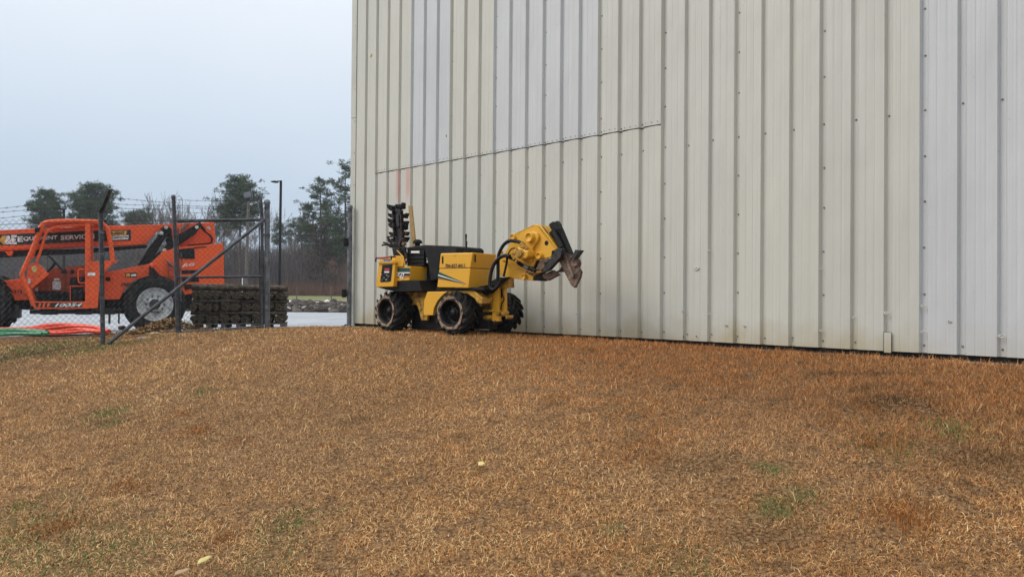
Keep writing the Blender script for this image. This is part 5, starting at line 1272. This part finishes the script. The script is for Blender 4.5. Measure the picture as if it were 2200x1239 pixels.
# ------------------------------------------------------------------ conduit bundles, mulch heap, litter
def conduit(pts, Y, r_, m, label, grp):
    # points: photo x, photo y, depth
    mb = MB(); path = smooth_path([P(x, y, yy) for x, y, yy in pts], 7)
    path = [Vector((p.x, p.y, max(p.z, gz(p.x, p.y) + r_ * .7))) for p in path]
    mb.tube(path, r_, 10); o = mb.build("conduit", m); return tag(o, label, "conduit", grp)
OR = [[(60, 708, 12.6), (110, 699, 12.7), (160, 698, 12.7), (205, 704, 12.5), (236, 712, 12.35)],
      [(55, 705, 12.75), (100, 698, 12.8), (140, 697, 12.8), (185, 700, 12.8), (215, 708, 12.7)],
      [(55, 712, 12.4), (100, 706, 12.5), (150, 701, 12.6), (200, 702, 12.5), (233, 711, 12.3)],
      [(70, 714, 12.3), (120, 712, 12.3), (170, 707, 12.4), (225, 712, 12.2)],
      [(100, 716, 12.2), (150, 714, 12.2), (190, 711, 12.25), (228, 713, 12.1)],
      [(60, 710, 12.9), (110, 706, 12.9), (160, 709, 12.8), (210, 713, 12.6)]]
ORL = ["longest orange conduit, arching highest and reaching past the fence post", "orange conduit running along the back of the bundle", "front orange conduit curving down at its right end",
       "short orange conduit lying lowest under the others", "nearest thin looking orange conduit at the bundle's lower right", "orange conduit furthest back, nearest the machine"]
GRL = ["topmost green conduit at the left edge behind the fence", "second green conduit from the top at the left edge", "third green conduit down at the left edge", "lowest green conduit at the left edge"]
for i, q in enumerate(OR):
    q = [(-60, q[0][1] + 2, q[0][2])] + q if i < 3 else q
    conduit(q, 0, .030, M['pipe_orange'], ORL[i], "orange conduits in a bundle")
GRN = [[(-60, 707, 11.9), (0, 707.5, 11.9), (50, 708, 11.9), (100, 712, 11.7)], [(-60, 711, 11.8), (0, 710, 11.8), (60, 711, 11.8), (104, 715, 11.6)],
       [(-60, 715, 11.7), (0, 715, 11.7), (50, 716, 11.7), (104, 716, 11.55)], [(-60, 719, 11.6), (0, 719, 11.6), (40, 717, 11.6), (90, 717.5, 11.5)]]
for i, q in enumerate(GRN): conduit(q, 0, .027, M['pipe_green'], GRL[i], "green conduits in a bundle")

mrng = np.random.default_rng(5)
mc = P(318, 706, 12.45)
def mulch_heap():
    n_ = 3800; r_ = np.abs(mrng.normal(0, .42, n_)); a = mrng.random(n_) * 2 * np.pi
    x = mc.x + .15 + r_ * np.cos(a) * 1.15; y = mc.y + .25 + r_ * np.sin(a) * .6
    h = .20 * np.exp(-(((x - mc.x - .25) / .48) ** 2 + ((y - mc.y - .25) / .38) ** 2)) + .04 * np.exp(-((x - mc.x + .3) / .5) ** 2)
    z = ground_z(x, y) + h * mrng.random(n_) ** .3
    L_ = .04 + .05 * mrng.random(n_); az = mrng.random(n_) * 2 * np.pi; el = mrng.normal(0, .35, n_)
    d = np.stack([np.cos(az) * np.cos(el), np.sin(az) * np.cos(el), np.sin(el)], -1) * L_[:, None]
    s = np.stack([-np.sin(az), np.cos(az), mrng.normal(0, .5, n_)], -1) * .007
    b = np.stack([x, y, z], -1); V = np.stack([b - s, b + s, b + d + s, b + d - s], 1).reshape(-1, 3)
    k = np.arange(n_)[:, None] * 4; F = np.concatenate([k + np.array([[0, 1, 2]]), k + np.array([[0, 2, 3]])], 1).reshape(-1, 3)
    t = mrng.random((n_, 1)); c = np.where(t < .45, [.42, .27, .12], np.where(t < .8, [.22, .12, .055], [.07, .04, .025])) * (.7 + .6 * mrng.random((n_, 1)))
    c = np.where((x > mc.x + .35)[:, None], c * .6, c)
    C = np.repeat(np.concatenate([c, np.ones((n_, 1))], 1)[:, None], 4, 1).reshape(-1, 4)
    return np_mesh("straw_mulch", V, F, M['blade'], attr=C)
o = mulch_heap(); o["kind"] = "stuff"; o["label"] = "heap of brown straw mulch behind the gate brace"; o["category"] = "mulch"
def lump(name, c, d, m, label, cat, seed, grp=None, yaw=0):
    rg = random.Random(seed); bm = bmesh.new(); bmesh.ops.create_icosphere(bm, subdivisions=2, radius=1)
    for v in bm.verts:
        k = 1 + rg.uniform(-.18, .18); v.co = Vector((v.co.x * d[0] * k, v.co.y * d[1] * k, v.co.z * d[2] * k))
    me = bpy.data.meshes.new(name); bm.to_mesh(me); bm.free(); me.materials.append(m)
    o = bpy.data.objects.new(name, me); COL.objects.link(o); o.location = c; o.rotation_euler = (0, 0, yaw); return tag(o, label, cat, grp)
def gp(px, py, Y, up=0): p = P(px, py, Y); return Vector((p.x, p.y, gz(p.x, p.y) + up))
M['stone_tan'] = mat('tan_stone', (.45, .30, .15), .9, col2=(.33, .21, .10), scale=20, bump=.5)
M['stone_grey'] = mat('grey_stone', (.34, .33, .33), .8, col2=(.22, .21, .21), scale=20, bump=.5)
lump("stone", P(335, 718, 11.75), (.14, .08, .035), M['stone_tan'], "flat tan stone lying between the gate brace and the gate end", "stone", 1)
lump("stone", P(308, 727, 11.4), (.09, .06, .03), M['stone_grey'], "small pale grey stone beside the gate brace", "stone", 2)
lump("stone", P(362, 721, 11.65), (.035, .03, .03), M['leaf_y'], "small yellow lump beside the tan stone", "stone", 3)
lump("stone", P(262, 704, 12.3), (.06, .05, .04), M['rust'], "small reddish brown clod at the end of the orange conduits", "clod", 4)
def plastic_scrap():
    mb = MB(); n_ = 8; p0 = P(398, 692, 12.9); vs = []
    for i in range(n_):
        for j in range(4):
            vs.append(p0 + Vector((i * .035 + .01 * math.sin(j * 2), .03 * math.sin(i * 1.3 + j), -.02 * i + .05 * j * (1 if i < 4 else .5) - .06 + .015 * math.sin(i * 2.3 + j))))
    mb.add(vs, [(i * 4 + j, i * 4 + j + 1, (i + 1) * 4 + j + 1, (i + 1) * 4 + j) for i in range(n_ - 1) for j in range(3)], True)
    o = mb.build("plastic_sheet", M['white']); s_ = o.modifiers.new("th", 'SOLIDIFY'); s_.thickness = .002
    return tag(o, "torn white plastic sheet crumpled at the left foot of the sod pallet", "plastic sheet")
plastic_scrap()

# ------------------------------------------------------------------ poles
def on_far(px, Y): p = P(px, 620, Y); return Vector((p.x, p.y, gz(p.x, p.y)))
b_ = on_far(600, 44); t_ = P(603.5, 388, 44)
lp = thing("street_lamp", "tall black street lamp with one flat head pointing left, right of the gate post", "street lamp", b_)
mb = MB(); mb.tube([(0, 0, -.3), t_ - b_], [.085, .075], 12); mb.build("pole", M['black'], lp)
h_ = t_ - b_; mb = MB(); mb.box(h_ + Vector((-.12, 0, -.04)), (.25, .06, .06)); mb.prism([h_ + Vector((-.12, -.14, -.10)), h_ + Vector((-.3, -.14, -.02)), h_ + Vector((-.58, -.12, -.05)), h_ + Vector((-.56, -.12, -.10)), h_ + Vector((-.3, -.14, -.14))], (0, .26, 0)); mb.build("lamp_head", M['black'], lp, .01)
b_ = on_far(137, 60); t_ = P(137.5, 449, 60)
lp = thing("street_lamp", "distant street lamp whose head shows above the orange cab roof", "street lamp", b_)
mb = MB(); mb.tube([(0, 0, -.3), t_ - b_], [.11, .09], 10); mb.build("pole", M['black'], lp)
h_ = t_ - b_; mb = MB(); mb.prism([h_ + Vector((0, -.1, 0)), h_ + Vector((-.35, -.1, .06)), h_ + Vector((-.85, -.1, .0)), h_ + Vector((-.85, -.1, -.08)), h_ + Vector((0, -.1, -.1))], (0, .25, 0)); mb.build("lamp_head", M['black'], lp, .01)
b_ = on_far(527, 30); t_ = P(534, 428, 30)
fp = thing("floodlight_pole", "weathered wooden pole carrying a square floodlight, behind the gate leaf", "floodlight pole", b_)
mb = MB(); mb.tube([(0, 0, -.3), (t_ - b_) * .6, t_ - b_], [.065, .06, .05], 10); mb.build("pole", M['old_wood'], fp)
h_ = t_ - b_; mb = MB(); mb.box(h_ + Vector((0, -.05, .15)), (.34, .14, .28), Matrix.Rotation(-.15, 3, 'Y')); mb.build("lamp_housing", M['galv_dark'], fp, .02)
mb = MB(); mb.box(h_ + Vector((0, -.125, .16)), (.28, .02, .20), Matrix.Rotation(-.15, 3, 'Y')); mb.build("lens", M['glass_lamp'], fp, .01)
mb = MB(); mb.box(h_ + Vector((0, 0, -.03)), (.12, .1, .10)); mb.build("lamp_bracket", M['dark_steel'], fp)
mb = MB(); mb.tube([Vector((-.08, -.14, -.2)), (t_ - b_) * .35 + Vector((-.1, -.13, 0))], .02, 6); mb.build("cable_duct", M['white'], fp)
for px, x2, lab in ((638, 637.5, "thin pale stake on the far side of the road, nearer the sod stack"), (714, 710.5, "thin pale stake on the far side of the road, nearer the building corner")):
    b_ = on_far(px, 42.5); t_ = P(x2, 617, 42.5)
    mb = MB(); mb.tube([b_ - Vector((0, 0, .2)), t_], [.035, .028], 8); mb.box(t_, (.07, .07, .06)); o = mb.build("boundary_stake", M['old_wood']); tag(o, lab, "stake")
# ------------------------------------------------------------------ rubble strip beyond the road
rk = np.random.default_rng(9)
def rubble():
    n_ = 2600; X = rk.uniform(-40, -1, n_); Y = rk.uniform(41.2, 50, n_); V = []; F = []; C = []; b = 0
    ico = [(0, 0, 1), (.9, 0, .45), (.28, .85, .45), (-.72, .53, .45), (-.72, -.53, .45), (.28, -.85, .45), (.72, .53, -.45), (-.28, .85, -.45), (-.9, 0, -.45), (-.28, -.85, -.45), (.72, -.53, -.45), (0, 0, -1)]
    fc = [(0, 1, 2), (0, 2, 3), (0, 3, 4), (0, 4, 5), (0, 5, 1), (1, 6, 2), (2, 7, 3), (3, 8, 4), (4, 9, 5), (5, 10, 1), (2, 6, 7), (3, 7, 8), (4, 8, 9), (5, 9, 10), (1, 10, 6), (6, 11, 7), (7, 11, 8), (8, 11, 9), (9, 11, 10), (10, 11, 6)]
    ico = np.array(ico, float); fc = np.array(fc); Z = ground_z(X, Y)
    for i in range(n_):
        s = rk.uniform(.08, .30) * np.array([1, 1, .65]) * rk.uniform(.8, 1.3, 3); v = ico * (1 + rk.uniform(-.25, .25, (12, 1))) * s
        a = rk.random() * 6.28; c_, s_ = np.cos(a), np.sin(a); v = np.stack([v[:, 0] * c_ - v[:, 1] * s_, v[:, 0] * s_ + v[:, 1] * c_, v[:, 2]], -1)
        V.append(v + [X[i], Y[i], Z[i] + s[2] * .3]); F.append(fc + b); b += 12
        t = rk.random(); col = np.array([.07, .058, .05]) if t < .6 else np.array([.13, .11, .095]) if t < .94 else np.array([.6, .58, .56])
        C.append(np.tile(np.append(col * rk.uniform(.6, 1.2), 1), (12, 1)))
    return np_mesh("rubble", np.concatenate(V), np.concatenate(F), M['blade'], attr=np.concatenate(C))
o = rubble(); o["kind"] = "stuff"; o["label"] = "dark broken rubble along the far side of the road"; o["category"] = "rubble"

# ------------------------------------------------------------------ trees
M['needle'] = attr_mat('pine_needles', 1.0, spec=.1)
M['bark'] = mat('pine_bark', (.10, .075, .06), 1.0, col2=(.055, .042, .036), scale=3)
M['twig'] = mat('bare_twigs', (.125, .10, .085), 1.0, col2=(.085, .065, .055), scale=2)
M['twig_red'] = mat('reddish_twigs', (.16, .085, .06), 1.0, col2=(.12, .06, .045), scale=2)
M['vine'] = mat('vine_leaves', (.09, .05, .035), 1.0, col2=(.13, .07, .045), scale=2)
tg = np.random.default_rng(31)
def clump_tris(centres, rad, per, ln, wd, c1, c2, flat=.6):
    """needle sprays: long thin triangles pointing out and up from each clump centre"""
    centres = np.asarray(centres, float); rad = np.asarray(rad, float); n_ = len(centres) * per
    c = np.repeat(centres, per, 0); r_ = np.repeat(rad, per)
    d = tg.normal(0, 1, (n_, 3)); d /= np.linalg.norm(d, axis=1)[:, None]; d[:, 2] = d[:, 2] * flat + .12
    pos = c + d * (r_ * tg.random(n_) ** .45)[:, None]
    dr = d + tg.normal(0, .5, (n_, 3)); dr /= np.linalg.norm(dr, axis=1)[:, None]
    sd = np.cross(dr, tg.normal(0, 1, (n_, 3))); sd /= np.maximum(np.linalg.norm(sd, axis=1)[:, None], 1e-6)
    L_ = ln * (.6 + .8 * tg.random(n_))[:, None]
    V = np.stack([pos - sd * wd, pos + sd * wd, pos + dr * L_], 1).reshape(-1, 3)
    F = np.arange(n_ * 3).reshape(-1, 3)
    t = tg.random((n_, 1)); cl = np.repeat(tg.random((len(centres), 1)), per, 0)
    col = np.array(c1) * (1 - t) + np.array(c2) * t; col = col * (.65 + .7 * cl)
    C = np.repeat(np.concatenate([col, np.ones((n_, 1))], 1)[:, None], 3, 1).reshape(-1, 4)
    return V, F, C
def pine(px, ytop, Y, halfw_px, ycrown, label, seed, dens=1.0, shape='layered', lean=0.0, ln=.42):
    rg = random.Random(seed); base = on_far(px, Y); top = P(px + lean, ytop, Y); H = top.z - base.z
    cw = halfw_px * Y / FPX; hc = P(px, ycrown, Y).z - base.z
    t_ = thing("pine_tree", label, "tree", base)
    dx = top.x - base.x; mb = MB()
    tp = [Vector((dx * f + .15 * math.sin(f * 5 + seed) * f, .1 * math.sin(f * 4), H * f - (.3 if f == 0 else 0))) for f in (0, .2, .4, .6, .8, .97)]
    r0 = .013 * H + .05; mb.tube(tp, [r0, r0 * .85, r0 * .7, r0 * .5, r0 * .3, .03], 8)
    cen, rad = [], []
    nb_ = int((26 if shape == 'layered' else 46) * dens)
    for i in range(nb_):
        f = (i + rg.random()) / nb_; h = hc + (H - hc) * f
        fz = h / H; stem = Vector((dx * fz, 0, h))
        if shape == 'layered': prof = (.55 + .45 * math.sin(f * 3.0 + .3)) * (1 - f) ** .5 * rg.uniform(.55, 1.2) + .12
        else: prof = math.sqrt(max(0, 1 - (2 * f - .9) ** 2 * .8)) * rg.uniform(.6, 1.05)
        a = rg.uniform(0, 2 * math.pi); ln_ = cw * prof
        end = stem + Vector((math.cos(a) * ln_, math.sin(a) * ln_, ln_ * rg.uniform(.05, .45)))
        mid_ = stem.lerp(end, .5) - Vector((0, 0, ln_ * .06))
        mb.tube([stem, mid_, end], [.035 + .012 * ln_, .03, .015], 4, smooth=False)
        k = max(2, int(ln_ / .42))
        for j in range(k):
            g_ = .42 + .6 * (j + rg.random()) / k
            p = stem.lerp(end, min(g_, 1.03)) + Vector((rg.gauss(0, .36), rg.gauss(0, .36), rg.gauss(.08, .22)))
            cen.append(p[:]); rad.append(rg.uniform(.24, .50) * (1.15 - .25 * f))
            if rg.random() < .5:
                q = p + Vector((rg.gauss(0, .6), rg.gauss(0, .6), rg.uniform(0, .4))); cen.append(q[:]); rad.append(rg.uniform(.25, .42))
                mb.tube([stem.lerp(end, min(g_, 1)), q], [.02, .01], 3, smooth=False)
    cen.append((dx, 0, H)); rad.append(.45); cen.append((dx, 0, H - .5)); rad.append(.5)
    mb.build("trunk", M['bark'], t_)
    V, F, C = clump_tris(cen, rad, 34, ln * .72, .045, (.035, .060, .032), (.10, .135, .065))
    o = np_mesh("crown", V, F, M['needle'], attr=C); o.parent = t_
    return t_
pine(690, 388, 105, 47, 545, "tall pine with stepped layered boughs, first from the building corner", 1, 2.3)
pine(747, 352, 100, 48, 560, "tallest pine, half hidden by the building's left edge", 2, 2.0, lean=-6)
pine(516, 386, 95, 46, 495, "broad pine behind the floodlight pole", 3, 1.7, 'round')
pine(100, 416, 95, 37, 505, "rounded pine at the far left above the orange boom", 4, 1.7, 'round')
pine(205, 404, 98, 50, 500, "wide pine right of the rounded one, above the orange cab", 5, 2.2, 'round')
pine(296, 460, 110, 28, 500, "low pine just right of the fence post arm", 6, 1.0, 'round')
pine(648, 470, 112, 34, 520, "small dark pine between the street lamp and the layered pine", 7, 1.0)
pine(722, 470, 106, 38, 575, "lower pine bough mass against the building corner", 8, 2.0)
pine(600, 480, 118, 24, 530, "narrow pine directly behind the black street lamp", 9, .9)
pine(480, 452, 112, 26, 510, "small pine left of the broad pine", 10, .9)

def bare_mesh(seed, H, spread=.35, levels=5, r0=None, m='twig', twigs=True):
    rg = random.Random(seed); mb = MB(); r0 = r0 or H * .011
    def grow(p, d, L_, r_, lv):
        n_ = 3; pts = [p]; rr = [r_]
        for i in range(n_):
            d = (d + Vector((rg.gauss(0, .10), rg.gauss(0, .10), rg.gauss(.05, .05)))).normalized(); p = p + d * L_ / n_; pts.append(p); rr.append(max(r_ * (1 - .4 * (i + 1) / n_), .016))
        mb.tube(pts, rr, 5 if lv < 2 else 3, caps=False, smooth=False)
        if lv >= levels: return
        kids = rg.choice((2, 3, 3)) if lv < 3 else rg.choice((2, 3, 3, 4))
        for i in range(kids):
            f = rg.uniform(.35, 1.0) if i else 1.0; q = pts[0].lerp(pts[-1], f) if f < 1 else pts[-1]
            a = rg.uniform(0, 6.28); s = spread * rg.uniform(.6, 1.5)
            nd = (d + Vector((math.cos(a) * s, math.sin(a) * s, rg.uniform(-.05, .25)))).normalized()
            grow(q, nd, L_ * rg.uniform(.55, .82), max(rr[-1] * .68, .016), lv + 1)
    grow(Vector((0, 0, -.3)), Vector((rg.gauss(0, .03), 0, 1)).normalized(), H * .36, r0, 0)
    return mb
protos = []
for s in range(6):
    t_ = thing("bare_tree", "leafless grey tree in the wood behind the far field", "tree", (0, 0, 0))
    mb = bare_mesh(100 + s, 12, .38, 5)
    # split: first tube(s) are trunk, the rest the crown
    o = mb.build("branches", M['twig'], t_); mt = MB(); mt.tube([(0, 0, -.4), (.03, 0, 1.6), (0, 0, 4.2)], [.17, .145, .10], 7); mt.build("trunk", M['bark'], t_)
    protos.append(t_)
tr2 = random.Random(77); used = set()
def bare(px, ytop, Y, i, label=None, group="bare trees in the wood behind the field"):
    base = on_far(px, Y); H = P(px, ytop, Y).z - base.z
    if i not in used: o = protos[i]; used.add(i)
    else: o = copy_tree(protos[i])
    s = H / 12.0 * 0.98
    o.location = base; o.rotation_euler = (0, 0, tr2.uniform(0, 6.28)); o.scale = (s, s, s)
    o["label"] = label or "leafless grey tree among many in the wood behind the far field"
    o["group"] = group
    return o
bare(325, 412, 100, 0, "slender leafless tree just left of the gate's end stile")
bare(362, 396, 98, 1, "tallest leafless tree, its crown above the boom's rear end")
bare(438, 408, 100, 2, "leafless forked tree seen over the top rail of the gate")
bare(392, 440, 105, 3, "low leafless tree between the forked one and the gate's end stile")
bare(618, 470, 100, 4, "leafless tree immediately right of the black street lamp")
bare(664, 455, 108, 5, "leafless tree standing left of the layered pine's trunk")
for k in range(58):
    px = tr2.uniform(255, 760) if k < 46 else tr2.uniform(-60, 260)
    Y = tr2.uniform(102, 140)
    yt = tr2.uniform(478, 520) if px > 590 else tr2.uniform(455, 505) if px > 255 else tr2.uniform(500, 540)
    bare(px, yt, Y, tr2.randrange(6))
for k in range(16):
    bare(tr2.uniform(262, 478), tr2.uniform(412, 458), tr2.uniform(96, 118), tr2.randrange(6), "leafless tree in the row seen above the boom's rear end and gate")
# vine-hung trunk below the layered pine and a reddish tree by the corner
b_ = on_far(688, 101)
vt = thing("vine_covered_tree", "dark vine wrapped trunk column under the layered pine", "tree", b_)
mb = MB(); mb.tube([(0, 0, -.3), (.1, 0, 4), (0, 0, 8.5)], [.35, .28, .15], 8); mb.build("trunk", M['bark'], vt)
cz = np.stack([tg.normal(0, .9, 130), tg.normal(0, .9, 130), tg.uniform(.6, 9.6, 130)], -1); V, F, C = clump_tris(cz, np.full(130, .5), 22, .35, .05, (.045, .03, .025), (.10, .065, .05), 1.2)
o = np_mesh("vines", V, F, M['needle'], attr=C); o.parent = vt
for (px, yt, Y, lab) in ((738, 560, 88, "reddish leafless shrub beside the building corner's post"), (372, 455, 97, "reddish twiggy tree behind the boom's rear end")):
    b_ = on_far(px, Y); H = P(px, yt, Y).z - b_.z; t_ = thing("reddish_tree", lab, "tree", b_)
    bare_mesh(int(px), H * 1.15, .6, 5).build("branches", M['twig_red'], t_)

# dense far wood read as one mass, and brown scrub in front of it
def stems(n_, x0, x1, y0, y1, hfun, wd, cols, name, lean_=.12, seg=1):
    X = tg.uniform(x0, x1, n_); Y = tg.uniform(y0, y1, n_); Z = ground_z(X, Y) - .1
    H = hfun(X, Y) * tg.uniform(.55, 1.0, n_); a = tg.random(n_) * 6.28
    zs = Z + tg.random(n_) ** 1.3 * H * (.75 if seg else 0)
    L_ = np.where(tg.random(n_) < .35, H - (zs - Z), H * tg.uniform(.12, .35, n_))
    ln_ = lean_ + .5 * (zs - Z) / np.maximum(H, .1)
    d = np.stack([np.cos(a) * ln_, np.sin(a) * ln_, np.ones(n_)], -1) * L_[:, None]
    s = np.stack([np.ones(n_) * wd, tg.normal(0, .4, n_) * wd, np.zeros(n_)], -1)
    b = np.stack([X, Y, zs], -1); V = np.stack([b - s, b + s, b + d], 1).reshape(-1, 3); F = np.arange(n_ * 3).reshape(-1, 3)
    t = tg.random((n_, 1)); c = np.array(cols[0]) * (1 - t) + np.array(cols[1]) * t
    C = np.repeat(np.concatenate([c, np.ones((n_, 1))], 1)[:, None], 3, 1).reshape(-1, 4)
    return np_mesh(name, V, F, M['needle'], attr=C)
def hz(lo, hi, seed): return lambda X, Y: lo + (hi - lo) * vnoise(X, Y, .12, seed)
o = stems(60000, -110, -6, 128, 160, hz(8.0, 12.0, 41), .07, ((.085, .075, .075), (.13, .115, .11)), "far_woodland"); o["kind"] = "stuff"; o["label"] = "grey brown leafless woodland massed behind the field"; o["category"] = "woodland"
o = stems(40000, -110, -10, 170, 200, hz(9.0, 13.5, 43), .16, ((.04, .055, .045), (.08, .095, .085)), "far_woodland"); o["kind"] = "stuff"; o["label"] = "dark evergreen woodland on the horizon"; o["category"] = "woodland"
o = stems(70000, -85, -5, 94, 112, hz(1.3, 3.4, 45), .025, ((.12, .065, .045), (.19, .11, .07)), "brown_scrub", .25, 0); o["kind"] = "stuff"; o["label"] = "reddish brown scrub at the far edge of the field"; o["category"] = "scrub"
o = stems(16000, -45, -3, 50, 58, lambda X, Y: np.full(len(X), .18), .02, ((.22, .16, .09), (.36, .27, .16)), "verge_grass", .5, 0); o["kind"] = "stuff"; o["label"] = "pale dead grass on the verge beyond the rubble"; o["category"] = "grass"

# ------------------------------------------------------------------ damp air
mb = MB(); mb.box((-65, 180, 18), (545, 500, 46)); hzo = mb.build("haze", M['white']); hzo["kind"] = "stuff"
hm = bpy.data.materials.new("damp_air"); hm.use_nodes = True; hn, hl = hm.node_tree.nodes, hm.node_tree.links
hn.clear(); ho = hn.new("ShaderNodeOutputMaterial"); hv = hn.new("ShaderNodeVolumePrincipled")
hv.inputs["Color"].default_value = (.86, .92, 1.0, 1); hv.inputs["Density"].default_value = .0006; hv.inputs["Anisotropy"].default_value = .2
hl.new(hv.outputs["Volume"], ho.inputs["Volume"]); hzo.data.materials.clear(); hzo.data.materials.append(hm)
